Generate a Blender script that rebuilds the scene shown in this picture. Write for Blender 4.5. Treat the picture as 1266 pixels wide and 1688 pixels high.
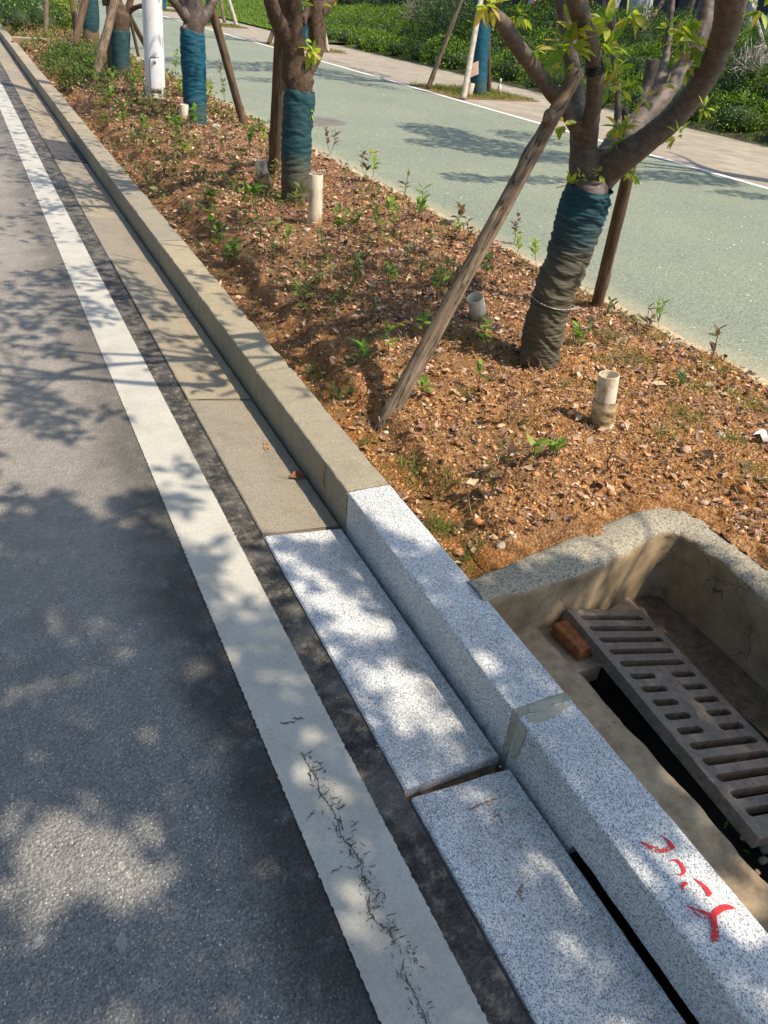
import bpy, bmesh, math, random
import numpy as np
from mathutils import Vector, Matrix, noise

for o in list(bpy.data.objects): bpy.data.objects.remove(o)
sc = bpy.context.scene
COL = sc.collection
random.seed(7); RNG = np.random.default_rng(7)

# ------------------------------------------------------------------ camera
F = 1267.0; CX, CY = 633.0, 844.0; H = 1.5
d1 = np.array([-140 - CX, -90 - CY, F])
m_ = 0.10
X_ = -(F * F + d1[1] * (d1[1] - m_ * d1[0])) / (d1[0] + d1[1] * m_)
d2 = np.array([X_, d1[1] + m_ * (X_ - d1[0]), F])
ey = d1 / np.linalg.norm(d1); ex = d2 / np.linalg.norm(d2); ez = -np.cross(ey, ex)
if ez[1] > 0: ez = -ez
R = np.array([ex, ey, ez])
def ray(u, v): return R @ np.array([u - CX, v - CY, F])
def at(u, v, z=0.0):
    r = ray(u, v); return np.array([0, 0, H]) + (z - H) / r[2] * r
def aty(u, v, y):
    r = ray(u, v); return np.array([0, 0, H]) + y / r[1] * r
def atx(u, v, x):
    r = ray(u, v); return np.array([0, 0, H]) + x / r[0] * r
def proj(P):
    P = np.atleast_2d(np.asarray(P, float)); c = (P - np.array([0, 0, H])) @ R
    d = c[:, 2]; s = F / np.where(np.abs(d) < 1e-6, 1e-6, d)
    return c[:, 0] * s + CX, c[:, 1] * s + CY, d
def inframe(P, mg=25):
    u, v, d = proj(P)
    return (d > 0.02) & (u > -mg) & (u < 1266 + mg) & (v > -mg) & (v < 1688 + mg)

cd = bpy.data.cameras.new('camera'); cam = bpy.data.objects.new('camera', cd); COL.objects.link(cam)
cd.sensor_fit = 'HORIZONTAL'; cd.sensor_width = 36.0; cd.lens = 36.0 * F / 1266.0
cd.clip_start = 0.02; cd.clip_end = 900
M4 = Matrix(((R[0, 0], -R[0, 1], -R[0, 2], 0), (R[1, 0], -R[1, 1], -R[1, 2], 0), (R[2, 0], -R[2, 1], -R[2, 2], H), (0, 0, 0, 1)))
cam.matrix_world = M4
sc.camera = cam

# ------------------------------------------------------------------ light
SK = np.array([0.44, -0.58])                  # horizontal shift towards the sun per metre of height
elev = math.atan2(1, np.hypot(*SK))
w = bpy.data.worlds.new('World'); sc.world = w; w.use_nodes = True
nt = w.node_tree; bg = nt.nodes['Background']
sky = nt.nodes.new('ShaderNodeTexSky'); sky.sky_type = 'NISHITA'; sky.sun_disc = False
sky.sun_elevation = elev; sky.sun_rotation = math.atan2(SK[0], SK[1])
sky.air_density = 1.0; sky.dust_density = 1.4; sky.ozone_density = 0.9
nt.links.new(sky.outputs[0], bg.inputs[0]); bg.inputs[1].default_value = 0.15
ld = bpy.data.lights.new('sun', 'SUN'); ld.energy = 3.9; ld.angle = math.radians(0.6); ld.color = (1.0, 0.89, 0.72)
sun = bpy.data.objects.new('sun', ld); COL.objects.link(sun)
sun.rotation_euler = Vector((SK[0], SK[1], 1.0)).to_track_quat('Z', 'Y').to_euler()
sc.view_settings.view_transform = 'Standard'; sc.view_settings.look = 'None'
sc.view_settings.exposure = 0.72; sc.view_settings.gamma = 1.0

# ------------------------------------------------------------------ node helpers
class NT:
    def __init__(s, name):
        s.m = bpy.data.materials.new(name); s.m.use_nodes = True
        s.t = s.m.node_tree; s.b = s.t.nodes['Principled BSDF']; s.out = s.t.nodes['Material Output']
        s.co = s.t.nodes.new('ShaderNodeTexCoord').outputs['Object']
        s.b.inputs['Roughness'].default_value = 0.8
        s.b.inputs['Specular IOR Level'].default_value = 0.35
    def n(s, ty, **kw):
        x = s.t.nodes.new(ty)
        for k, v in kw.items(): setattr(x, k, v)
        return x
    def put(s, inp, v):
        if hasattr(v, 'is_output') or isinstance(v, bpy.types.NodeSocket): s.t.links.new(v, inp)
        else: inp.default_value = v
    def map(s, sx=1, sy=1, sz=1, co=None, rot=0):
        x = s.n('ShaderNodeMapping'); s.put(x.inputs[0], co or s.co)
        x.inputs['Scale'].default_value = (sx, sy, sz); x.inputs['Rotation'].default_value = (0, 0, rot)
        return x.outputs[0]
    def noise(s, scale, det=3, rough=0.55, co=None, dist=0):
        x = s.n('ShaderNodeTexNoise'); s.put(x.inputs['Vector'], co or s.co)
        x.inputs['Scale'].default_value = scale; x.inputs['Detail'].default_value = det
        x.inputs['Roughness'].default_value = rough; x.inputs['Distortion'].default_value = dist
        return x.outputs[0]
    def vor(s, scale, feat='F1', out='Distance', co=None, rnd=1):
        x = s.n('ShaderNodeTexVoronoi', feature=feat); s.put(x.inputs['Vector'], co or s.co)
        x.inputs['Scale'].default_value = scale; x.inputs['Randomness'].default_value = rnd
        return x.outputs[out]
    def ramp(s, fac, stops, interp='LINEAR'):
        x = s.n('ShaderNodeValToRGB'); s.put(x.inputs[0], fac); cr = x.color_ramp; cr.interpolation = interp
        while len(cr.elements) < len(stops): cr.elements.new(0.5)
        for e, (p, c) in zip(cr.elements, stops):
            e.position = p; e.color = (c, c, c, 1) if not hasattr(c, '__len__') else (*c, 1)
        return x.outputs[0]
    def mix(s, f, a, b, mode='MIX'):
        x = s.n('ShaderNodeMix', data_type='RGBA', blend_type=mode)
        s.put(x.inputs[0], f)
        for i, v in ((6, a), (7, b)):
            if isinstance(v, tuple): v = (*v, 1)
            s.put(x.inputs[i], v)
        return x.outputs[2]
    def math(s, op, a, b=0.0, c=None, clamp=False):
        x = s.n('ShaderNodeMath', operation=op, use_clamp=clamp); s.put(x.inputs[0], a); s.put(x.inputs[1], b)
        if c is not None: s.put(x.inputs[2], c)
        return x.outputs[0]
    def sep(s, co=None):
        x = s.n('ShaderNodeSeparateXYZ'); s.put(x.inputs[0], co or s.co); return x.outputs
    def rng(s, v, a, b, c=0.0, d=1.0):
        x = s.n('ShaderNodeMapRange', interpolation_type='SMOOTHSTEP'); s.put(x.inputs[0], v)
        for i, q in zip((1, 2, 3, 4), (a, b, c, d)): x.inputs[i].default_value = q
        return x.outputs[0]
    def attr(s, name='Col'):
        x = s.n('ShaderNodeAttribute', attribute_name=name); return x.outputs['Color']
    def bump(s, h, strength=0.4, dist=0.005, prev=None):
        x = s.n('ShaderNodeBump'); s.put(x.inputs['Height'], h)
        x.inputs['Strength'].default_value = strength; x.inputs['Distance'].default_value = dist
        if prev is not None: s.put(x.inputs['Normal'], prev)
        return x.outputs[0]
    def done(s, col, rough=None, nrm=None, spec=None):
        s.put(s.b.inputs['Base Color'], (*col, 1) if isinstance(col, tuple) else col)
        if rough is not None: s.put(s.b.inputs['Roughness'], rough)
        if nrm is not None: s.put(s.b.inputs['Normal'], nrm)
        if spec is not None: s.b.inputs['Specular IOR Level'].default_value = spec
        return s.m

MAT = {}
def mats():
    # asphalt
    n = NT('asphalt')
    x, y, z = n.sep()[0:3]
    fine = n.ramp(n.vor(270, out='Color'), [(0.0, 0.075), (0.45, 0.15), (0.8, 0.21), (1.0, 0.30)])
    chip = n.math('GREATER_THAN', n.noise(230, 2, 0.5), 0.665)
    chip2 = n.math('GREATER_THAN', n.vor(75, out='Color', co=n.map(1, 0.6, 1)), 0.93)
    c = n.mix(n.math('MULTIPLY', chip2, 0.55), fine, (0.33, 0.32, 0.29))
    c = n.mix(n.math('MULTIPLY', chip, 0.45), c, (0.42, 0.40, 0.37))
    fl = n.vor(150, out='Distance', co=n.map(1.0, 0.55, 1, rot=0.5)); flc = n.sep(n.vor(150, out='Color', co=n.map(1.0, 0.55, 1, rot=0.5)))[0]
    c = n.mix(n.math('MULTIPLY', n.math('MULTIPLY', n.math('LESS_THAN', fl, 0.20), n.math('GREATER_THAN', flc, 0.62)), 0.8), c, (0.55, 0.53, 0.48))
    far = n.rng(y, 0.9, 3.2)  # far asphalt paler: sunlit zone and grazing sheen put into the colour
    c = n.mix(far, c, n.ramp(n.noise(60, 4, 0.7), [(0.3, (0.165, 0.152, 0.138)), (0.7, (0.27, 0.248, 0.222))]))
    # wear: darker band hugging the paint, lighter polished wheel path on the left
    e = n.math('SUBTRACT', x, n.math('MULTIPLY', y, 0.0145))
    dn = n.noise(3.2, 4, 0.6); dn2 = n.noise(14, 4, 0.7)
    edge = n.math('ADD', e, n.math('MULTIPLY', n.math('SUBTRACT', dn, 0.5), 0.34))
    dark = n.math('MULTIPLY', n.rng(edge, 0.12, 0.34), n.rng(y, 3.4, 1.1, 0.55, 1.0))
    dark = n.math('MULTIPLY', dark, n.rng(dn2, 0.25, 0.5, 0.55, 1.0))
    c = n.mix(n.math('MULTIPLY', dark, 1.0), c, n.mix(0.86, c, (0.014, 0.013, 0.012)))
    strip = n.rng(e, 0.50, 0.545)                    # rough old strip between paint and gutter
    sn = n.noise(22, 6, 0.75)
    sc_ = n.ramp(sn, [(0.36, (0.014, 0.013, 0.013)), (0.51, (0.045, 0.041, 0.037)), (0.62, (0.15, 0.13, 0.105)), (0.75, (0.27, 0.24, 0.19))])
    sc_ = n.mix(n.math('MULTIPLY', chip, 0.5), sc_, (0.3, 0.27, 0.22))
    sc_ = n.mix(n.math('MULTIPLY', n.rng(n.noise(5, 3), 0.45, 0.65), 0.5), sc_, (0.17, 0.155, 0.14))
    c = n.mix(strip, c, sc_)
    c = n.mix(1.0, c, n.ramp(n.noise(0.9, 4, 0.6), [(0.25, 0.82), (0.75, 1.15)]), 'MULTIPLY')
    c = n.mix(1.0, c, (1.14, 1.10, 1.04), 'MULTIPLY')
    c = n.mix(1.0, c, n.ramp(n.noise(11, 5, 0.7), [(0.3, 0.85), (0.7, 1.15)]), 'MULTIPLY')
    h = n.math('ADD', n.vor(150), n.noise(90, 3, 0.6))
    h2 = n.math('ADD', h, n.math('MULTIPLY', n.math('MULTIPLY', sn, strip), 4.0))
    MAT['asphalt'] = n.done(c, n.ramp(n.noise(120, 2), [(0.3, 0.55), (0.7, 0.85)]), n.bump(h2, 0.8, 0.004), 0.4)
    # paint line
    n = NT('line_paint'); x, y, z = n.sep()[0:3]
    e = n.math('SUBTRACT', x, n.math('MULTIPLY', y, 0.0145))
    wob = n.n('ShaderNodeTexNoise'); n.put(wob.inputs['Vector'], n.co); wob.inputs['Scale'].default_value = 28; wob.inputs['Detail'].default_value = 3
    mx = n.n('ShaderNodeVectorMath', operation='MULTIPLY_ADD'); n.put(mx.inputs[0], wob.outputs['Color']); mx.inputs[1].default_value = (0.05, 0.05, 0); n.put(mx.inputs[2], n.co)
    cr1 = n.vor(85, 'DISTANCE_TO_EDGE', 'Distance', mx.outputs[0])
    cr2 = n.vor(190, 'DISTANCE_TO_EDGE', 'Distance', mx.outputs[0])
    # the worn seam wanders along the line in the near metre
    cx = n.math('ADD', n.math('MULTIPLY', n.math('SUBTRACT', n.noise(5, 3, 0.6, co=n.map(0.2, 1, 1)), 0.5), 0.10), 0.463)
    dst = n.math('ABSOLUTE', n.math('SUBTRACT', e, cx))
    ny = n.rng(y, 1.18, 0.85)
    band = n.math('MULTIPLY', n.rng(dst, 0.034, 0.0), ny)
    patch = n.rng(n.noise(13, 4, 0.7), 0.38, 0.62)
    lim = n.math('MULTIPLY', band, patch)
    c1 = n.math('LESS_THAN', cr1, n.math('MULTIPLY', lim, 0.02))
    c2 = n.math('LESS_THAN', cr2, n.math('MULTIPLY', n.rng(lim, 0.15, 1.0), 0.04))
    spk = n.math('MULTIPLY', n.math('GREATER_THAN', n.noise(75, 4, 0.7), 0.68), n.rng(dst, 0.1, 0.02))
    crk = n.math('MAXIMUM', c1, c2)
    sparse = n.math('MULTIPLY', n.math('GREATER_THAN', n.noise(55, 4, 0.65, co=n.map(0.5, 1.4, 1)), 0.735), 0.8)
    crk = n.math('MAXIMUM', crk, sparse)
    base = n.ramp(n.noise(6, 5, 0.65), [(0.25, (0.37, 0.345, 0.295)), (0.55, (0.455, 0.43, 0.375)), (0.8, (0.50, 0.48, 0.43))])
    base = n.mix(1.0, base, n.ramp(n.noise(150, 3, 0.7), [(0.3, 0.84), (0.62, 1.04)]), 'MULTIPLY')
    st = n.rng(n.noise(4.2, 4, 0.6, dist=1.2), 0.60, 0.74)
    base = n.mix(n.math('MULTIPLY', st, 0.30), base, (0.30, 0.27, 0.24))
    c = n.mix(crk, base, (0.035, 0.034, 0.036))
    MAT['paint'] = n.done(c, 0.62, n.bump(n.math('SUBTRACT', n.noise(160, 3), n.math('MULTIPLY', crk, 2.0)), 0.45, 0.002))
    # fresh granite
    for key, old in (('granite', 0), ('granite_old', 1), ('granite_gutter', 1)):
        n = NT('grey_granite' if not old else 'weathered_granite')
        g = n.vor(400, out='Color'); g2 = n.noise(250, 3, 0.6)
        if not old:
            c = n.ramp(n.math('ADD', n.math('MULTIPLY', g, 0.55), n.math('MULTIPLY', g2, 0.5)),
                       [(0.26, (0.09, 0.095, 0.105)), (0.39, (0.27, 0.275, 0.29)), (0.50, (0.52, 0.525, 0.53)), (0.70, (0.74, 0.735, 0.72))])
            c = n.mix(n.math('MULTIPLY', n.math('GREATER_THAN', n.noise(170, 2, 0.5), 0.66), 0.55), c, (0.07, 0.075, 0.085))
            c = n.mix(n.math('MULTIPLY', n.rng(n.noise(5, 4, 0.6), 0.55, 0.8), 0.35), c, (0.33, 0.28, 0.2))
            c = n.mix(1.0, c, n.ramp(n.noise(2.5, 3), [(0.3, 0.86), (0.7, 1.06)]), 'MULTIPLY')
            zz_ = n.sep()[2]; c = n.mix(n.math('MULTIPLY', n.math('MULTIPLY', n.rng(n.noise(16, 5, 0.75), 0.50, 0.68), n.rng(zz_, 0.03, -0.03)), 0.55), c, (0.2, 0.165, 0.12))
            c = n.mix(n.math('MULTIPLY', n.math('GREATER_THAN', n.noise(9, 6, 0.8), 0.69), 0.4), c, (0.16, 0.15, 0.14))
            MAT[key] = n.done(c, 0.6, n.bump(g2, 0.35, 0.002))
        else:
            oi = n.n('ShaderNodeObjectInfo').outputs['Random']
            c = n.ramp(n.math('ADD', n.math('MULTIPLY', g, 0.35), n.math('MULTIPLY', g2, 0.65)),
                       [(0.28, (0.155, 0.13, 0.09)), (0.5, (0.315, 0.272, 0.195)), (0.75, (0.46, 0.40, 0.30))])
            c = n.mix(n.math('MULTIPLY', n.rng(n.noise(7, 5, 0.7, co=n.map(1, 1, 0.25)), 0.45, 0.7), 0.42), c, (0.17, 0.155, 0.11))
            c = n.mix(n.math('MULTIPLY', n.rng(n.noise(3.1, 4, 0.7), 0.5, 0.75), 0.4), c, (0.24, 0.235, 0.19))
            c = n.mix(1.0, c, n.ramp(oi, [(0, (0.86, 0.87, 0.9)), (1, (1.1, 1.06, 0.98))]), 'MULTIPLY')
            MAT[key] = n.done(c, 0.8, n.bump(n.math('ADD', g2, n.noise(40, 4, 0.7)), 0.5, 0.004))
            if key == 'granite_gutter':
                c = n.mix(1.0, c, (0.90, 0.89, 0.93), 'MULTIPLY'); c = n.mix(n.math('MULTIPLY', n.rng(n.noise(2.1, 5, 0.7), 0.48, 0.7), 0.45), c, (0.12, 0.115, 0.1)); n.done(c)
    # mortar / rough concrete
    n = NT('mortar'); c = n.ramp(n.noise(35, 5, 0.7), [(0.3, (0.22, 0.195, 0.145)), (0.7, (0.44, 0.41, 0.32))])
    MAT['mortar'] = n.done(c, 0.9, n.bump(n.noise(60, 5, 0.7), 0.6, 0.004))
    n = NT('rough_concrete'); x, y, z = n.sep()[0:3]
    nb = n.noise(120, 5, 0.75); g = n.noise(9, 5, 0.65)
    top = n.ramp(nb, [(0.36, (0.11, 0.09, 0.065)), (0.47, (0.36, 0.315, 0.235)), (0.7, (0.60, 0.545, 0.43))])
    side = n.ramp(g, [(0.3, (0.14, 0.098, 0.058)), (0.5, (0.26, 0.185, 0.105)), (0.72, (0.37, 0.28, 0.17))])  # brown sides, darkened further for the shade inside the box
    wobb = n.n('ShaderNodeVectorMath', operation='MULTIPLY_ADD'); wn = n.n('ShaderNodeTexNoise'); wn.inputs['Scale'].default_value = 7; n.put(wn.inputs['Vector'], n.co)
    n.put(wobb.inputs[0], wn.outputs['Color']); wobb.inputs[1].default_value = (0.35, 0.35, 0.35); n.put(wobb.inputs[2], n.co)
    ck = n.vor(3.1, 'DISTANCE_TO_EDGE', 'Distance', wobb.outputs[0])
    ckm = n.math('MULTIPLY', n.math('LESS_THAN', ck, 0.0045), n.math('GREATER_THAN', n.noise(2.2, 2), 0.47))
    side = n.mix(n.math('MULTIPLY', n.rng(n.noise(2.4, 3), 0.55, 0.75), 0.6), side, (0.13, 0.115, 0.09))
    side = n.mix(n.math('MULTIPLY', ckm, 0.75), side, (0.05, 0.04, 0.03))
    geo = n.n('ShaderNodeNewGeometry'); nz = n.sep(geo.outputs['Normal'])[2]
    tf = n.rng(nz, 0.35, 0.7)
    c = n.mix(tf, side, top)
    spill = n.math('MULTIPLY', n.rng(n.noise(11, 4, 0.7), 0.42, 0.62), n.rng(n.math('ADD', y, n.math('MULTIPLY', x, 0.15)), 1.62, 1.78))
    c = n.mix(n.math('MULTIPLY', spill, 0.7), c, (0.5, 0.30, 0.13))
    hh = n.math('ADD', n.math('MULTIPLY', nb, n.math('ADD', n.math('MULTIPLY', tf, 2.0), 0.35)), n.math('MULTIPLY', n.math('SUBTRACT', 1.0, ckm), 0.5))
    MAT['concrete'] = n.done(c, 0.92, n.bump(hh, 0.8, 0.006))
    n = NT('ledge_concrete'); g = n.noise(12, 6, 0.7)
    c = n.ramp(g, [(0.28, (0.15, 0.11, 0.07)), (0.5, (0.31, 0.235, 0.15)), (0.72, (0.46, 0.37, 0.24))])
    c = n.mix(n.math('MULTIPLY', n.math('GREATER_THAN', n.noise(60, 3, 0.6), 0.68), 0.6), c, (0.07, 0.05, 0.035))
    MAT['ledge'] = n.done(c, 0.9, n.bump(n.noise(45, 6, 0.7), 0.6, 0.006))
    n = NT('edging_concrete'); c = n.ramp(n.noise(30, 5, 0.7), [(0.3, (0.30, 0.22, 0.13)), (0.6, (0.50, 0.40, 0.26)), (0.8, (0.6, 0.52, 0.38))])
    MAT['edging'] = n.done(c, 0.9, n.bump(n.noise(60, 5, 0.7), 0.6, 0.006))
    # soil
    n = NT('red_soil'); x, y, z = n.sep()[0:3]
    a = n.noise(26, 7, 0.78); b = n.noise(3.5, 4, 0.6); f = n.noise(110, 4, 0.7)
    c = n.ramp(a, [(0.30, (0.08, 0.035, 0.016)), (0.43, (0.29, 0.128, 0.045)), (0.55, (0.49, 0.258, 0.118)), (0.74, (0.66, 0.43, 0.25))])  # low hollows darkened: crevice shade put into the soil colour
    c = n.mix(n.math('MULTIPLY', n.rng(b, 0.42, 0.66), 0.55), c, n.ramp(f, [(0.3, (0.16, 0.08, 0.045)), (0.7, (0.42, 0.25, 0.14))]))
    k = n.math('SUBTRACT', x, n.math('MULTIPLY', y, 0.018))
    near = n.rng(k, 1.34, 1.18)
    wet = n.mix(n.rng(n.noise(7, 4, 0.7), 0.40, 0.62), (0.40, 0.16, 0.05), (0.20, 0.15, 0.045))
    c = n.mix(n.math('MULTIPLY', near, 0.72), c, wet)
    gv = n.n('ShaderNodeTexVoronoi'); n.put(gv.inputs['Vector'], n.co); gv.inputs['Scale'].default_value = 95
    c = n.mix(1.0, c, n.ramp(gv.outputs['Distance'], [(0.1, 1.45), (0.6, 0.85)]), 'MULTIPLY')
    c = n.mix(1.0, c, n.ramp(f, [(0.3, (0.78, 0.78, 0.8)), (0.65, (1.3, 1.28, 1.15))]), 'MULTIPLY')
    farm = n.rng(y, 2.3, 4.2)
    c = n.mix(n.math('MULTIPLY', farm, 0.5), c, (0.24, 0.13, 0.08))
    MAT['soil'] = n.done(c, 0.95, n.bump(n.math('SUBTRACT', n.math('ADD', a, n.math('MULTIPLY', f, 0.5)), n.math('MULTIPLY', gv.outputs['Distance'], 0.5)), 1.0, 0.026), 0.15)
    n = NT('dirt'); c = n.ramp(n.noise(30, 6, 0.75), [(0.3, (0.05, 0.035, 0.02)), (0.7, (0.2, 0.14, 0.09))])
    MAT['dirt'] = n.done(c, 0.95, n.bump(n.noise(40, 6, 0.7), 0.9, 0.012))
    # green path
    n = NT('green_path_coating'); f = n.vor(150, out='Color'); g = n.noise(85, 4, 0.8)
    c = n.ramp(n.math('ADD', n.math('MULTIPLY', f, 0.5), n.math('MULTIPLY', g, 0.5)), [(0.28, (0.08, 0.098, 0.072)), (0.45, (0.18, 0.206, 0.155)), (0.6, (0.25, 0.265, 0.20)), (0.8, (0.35, 0.36, 0.275))])
    c = n.mix(n.math('MULTIPLY', n.math('GREATER_THAN', n.noise(60, 2, 0.6), 0.70), 0.55), c, (0.6, 0.6, 0.52))
    c = n.mix(1.0, c, n.ramp(n.noise(0.7, 4, 0.6), [(0.3, (0.86, 0.90, 0.90)), (0.7, (1.08, 1.06, 1.01))]), 'MULTIPLY')
    c = n.mix(n.math('MULTIPLY', n.rng(n.noise(2.6, 5, 0.75), 0.58, 0.72), 0.28), c, (0.13, 0.14, 0.115))
    x, y, z = n.sep()[0:3]
    sand = n.math('MULTIPLY', n.rng(n.math('ADD', x, n.math('MULTIPLY', n.noise(4, 4), 0.25)), 3.62, 3.36), 0.45)
    c = n.mix(sand, c, (0.42, 0.36, 0.24))
    MAT['greenpath'] = n.done(c, 0.8, n.bump(g, 0.8, 0.003))
    n = NT('pavement_slabs'); x, y, z = n.sep()[0:3]
    br = n.n('ShaderNodeTexBrick'); n.put(br.inputs[0], n.map(1, 1, 1, rot=math.pi / 2)); br.inputs['Scale'].default_value = 1.0
    br.inputs['Brick Width'].default_value = 0.6; br.inputs['Row Height'].default_value = 0.3; br.inputs['Mortar Size'].default_value = 0.004
    br.inputs[1].default_value = (0.35, 0.305, 0.235, 1); br.inputs[2].default_value = (0.29, 0.25, 0.195, 1); br.inputs[3].default_value = (0.17, 0.14, 0.1, 1)
    c = n.mix(1.0, br.outputs[0], n.ramp(n.noise(5, 6, 0.7), [(0.3, 0.72), (0.7, 1.15)]), 'MULTIPLY')
    pink = n.math('MULTIPLY', n.rng(x, 7.95, 7.85), 0.55)
    c = n.mix(pink, c, (0.27, 0.20, 0.165))
    MAT['pavement'] = n.done(c, 0.85, n.bump(n.noise(70, 4), 0.4, 0.003))
    n = NT('white_edge_line'); MAT['whiteline'] = n.done(n.ramp(n.noise(20, 4, 0.7), [(0.3, (0.5, 0.5, 0.45)), (0.6, (0.72, 0.72, 0.68))]), 0.7)
    # bark
    n = NT('cherry_bark'); x, y, z = n.sep()[0:3]
    lent = n.noise(30, 5, 0.7, co=n.map(1, 1, 1.9)); big = n.noise(9, 4, 0.6)
    pore = n.math('GREATER_THAN', n.noise(34, 2, 0.5, co=n.map(1, 1, 2.6)), 0.70)
    c = n.ramp(lent, [(0.3, (0.055, 0.038, 0.03)), (0.5, (0.092, 0.066, 0.052)), (0.72, (0.15, 0.115, 0.092))])
    c = n.mix(1.0, c, n.ramp(big, [(0.3, 0.75), (0.7, 1.25)]), 'MULTIPLY')
    c = n.mix(n.math('MULTIPLY', pore, 0.7), c, (0.055, 0.035, 0.025))
    lich = n.math('MULTIPLY', n.math('GREATER_THAN', n.noise(14, 4, 0.7), 0.71), 0.7)
    c = n.mix(lich, c, (0.36, 0.36, 0.30))
    MAT['bark'] = n.done(c, 0.62, n.bump(n.math('ADD', n.math('MULTIPLY', lent, 0.5), n.math('MULTIPLY', pore, 0.9)), 0.8, 0.006), 0.5)
    n = NT('old_rough_bark')
    c = n.ramp(n.noise(38, 5, 0.7, co=n.map(1, 1, 0.5)), [(0.3, (0.045, 0.028, 0.02)), (0.6, (0.12, 0.08, 0.055)), (0.8, (0.2, 0.15, 0.11))])
    MAT['bark_dark'] = n.done(c, 0.85, n.bump(n.noise(45, 5, 0.7), 0.9, 0.012), 0.2)
    n = NT('stake_wood')
    gr = n.noise(60, 5, 0.7, co=n.map(1, 1, 0.07)); kn = n.noise(7, 4, 0.6)
    c = n.ramp(gr, [(0.3, (0.085, 0.052, 0.035)), (0.5, (0.20, 0.145, 0.10)), (0.72, (0.36, 0.285, 0.205))])
    c = n.mix(1.0, c, n.ramp(kn, [(0.3, 0.6), (0.7, 1.25)]), 'MULTIPLY')
    ck = n.math('LESS_THAN', n.math('ABSOLUTE', n.math('SUBTRACT', n.noise(26, 3, 0.6, co=n.map(1, 1, 0.09)), 0.5)), 0.012)
    c = n.mix(n.math('MULTIPLY', ck, 0.8), c, (0.03, 0.02, 0.014))
    MAT['stake'] = n.done(c, 0.85, n.bump(gr, 0.9, 0.008), 0.2)
    n = NT('red_brown_stake_wood')
    gr = n.noise(60, 5, 0.7, co=n.map(1, 1, 0.08))
    c = n.ramp(gr, [(0.3, (0.05, 0.032, 0.02)), (0.55, (0.13, 0.086, 0.055)), (0.75, (0.22, 0.155, 0.1))])
    MAT['stake_red'] = n.done(c, 0.85, n.bump(gr, 0.8, 0.006), 0.2)
    n = NT('pale_bamboo'); MAT['bamboo'] = n.done(n.ramp(n.noise(12, 4, 0.6), [(0.3, (0.30, 0.25, 0.19)), (0.7, (0.55, 0.49, 0.4))]), 0.6)
    # wraps: (fabric upper, stained lower)
    def wrap(key, up, lo, z0, z1):
        n = NT(key); x, y, z = n.sep()[0:3]
        zz = n.math('ADD', z, n.math('MULTIPLY', n.math('SUBTRACT', n.noise(8, 4, 0.7), 0.5), 0.45))
        c = n.mix(n.rng(zz, z0, z1), lo, up)
        fold = n.noise(9, 4, 0.6, co=n.map(1, 1, 11), dist=0.3)
        c = n.mix(1.0, c, n.ramp(fold, [(0.3, 0.6), (0.7, 1.35)]), 'MULTIPLY')
        st = n.math('MULTIPLY', n.rng(n.noise(11, 5, 0.7, co=n.map(1, 1, 3)), 0.55, 0.72), 0.35)
        c = n.mix(st, c, (0.16, 0.125, 0.085))
        weave = n.noise(400, 1, 0.5)
        MAT[key] = n.done(c, 0.75, n.bump(n.math('ADD', fold, n.math('MULTIPLY', weave, 0.15)), 0.6, 0.006), 0.25)
    wrap('wrap_near', (0.010, 0.055, 0.072), (0.085, 0.072, 0.048), 0.42, 0.80)
    wrap('wrap_mid', (0.018, 0.062, 0.074), (0.085, 0.08, 0.055), 0.22, 0.42)
    wrap('wrap_bright', (0.008, 0.075, 0.12), (0.04, 0.085, 0.08), 0.15, 0.35)
    wrap('wrap_teal', (0.02, 0.062, 0.07), (0.05, 0.075, 0.06), 0.1, 0.4)
    n = NT('burlap'); MAT['burlap'] = n.done(n.ramp(n.noise(40, 4, 0.7, co=n.map(1, 1, 4)), [(0.3, (0.05, 0.035, 0.02)), (0.7, (0.2, 0.15, 0.09))]), 0.9, n.bump(n.noise(40, 4, co=n.map(1, 1, 4)), 0.8, 0.008))
    n = NT('rope'); MAT['rope'] = n.done(n.ramp(n.noise(120, 3), [(0.4, (0.10, 0.085, 0.07)), (0.62, (0.5, 0.45, 0.38))]), 0.85)
    # pvc
    n = NT('dirty_white_plastic'); x, y, z = n.sep()[0:3]
    st = n.noise(16, 5, 0.7, co=n.map(1, 1, 0.6))
    c = n.mix(n.rng(st, 0.46, 0.66), (0.62, 0.55, 0.42), (0.34, 0.23, 0.125))
    c = n.mix(n.math('MULTIPLY', n.rng(z, 0.09, 0.0), 0.75), c, (0.38, 0.2, 0.09))
    MAT['pvc'] = n.done(c, 0.42, None, 0.4)
    n = NT('tape_wrap'); st = n.noise(13, 5, 0.7, co=n.map(1, 1, 1.6))
    c = n.ramp(st, [(0.36, (0.13, 0.08, 0.035)), (0.5, (0.36, 0.26, 0.14)), (0.64, (0.6, 0.5, 0.34))])
    MAT['tape'] = n.done(c, 0.6, n.bump(st, 0.5, 0.008))
    n = NT('pole_paint'); st = n.noise(6, 6, 0.7, co=n.map(1, 1, 0.4))
    c = n.mix(n.rng(st, 0.52, 0.72), (0.66, 0.66, 0.67), (0.42, 0.41, 0.42))
    x, y, z = n.sep()[0:3]
    c = n.mix(n.math('MULTIPLY', n.rng(n.math('ADD', z, n.math('MULTIPLY', st, 0.3)), 0.42, 0.12), 0.45), c, (0.5, 0.38, 0.2))
    MAT['pole'] = n.done(c, 0.4, None, 0.4)
    # iron
    n = NT('cast_iron'); g = n.noise(7, 5, 0.65); f = n.noise(55, 4, 0.7)
    c = n.ramp(f, [(0.3, (0.085, 0.068, 0.052)), (0.6, (0.175, 0.138, 0.105)), (0.8, (0.27, 0.21, 0.155))])
    c = n.mix(n.math('MULTIPLY', n.rng(g, 0.48, 0.68), 0.6), c, (0.27, 0.20, 0.145))
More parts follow.
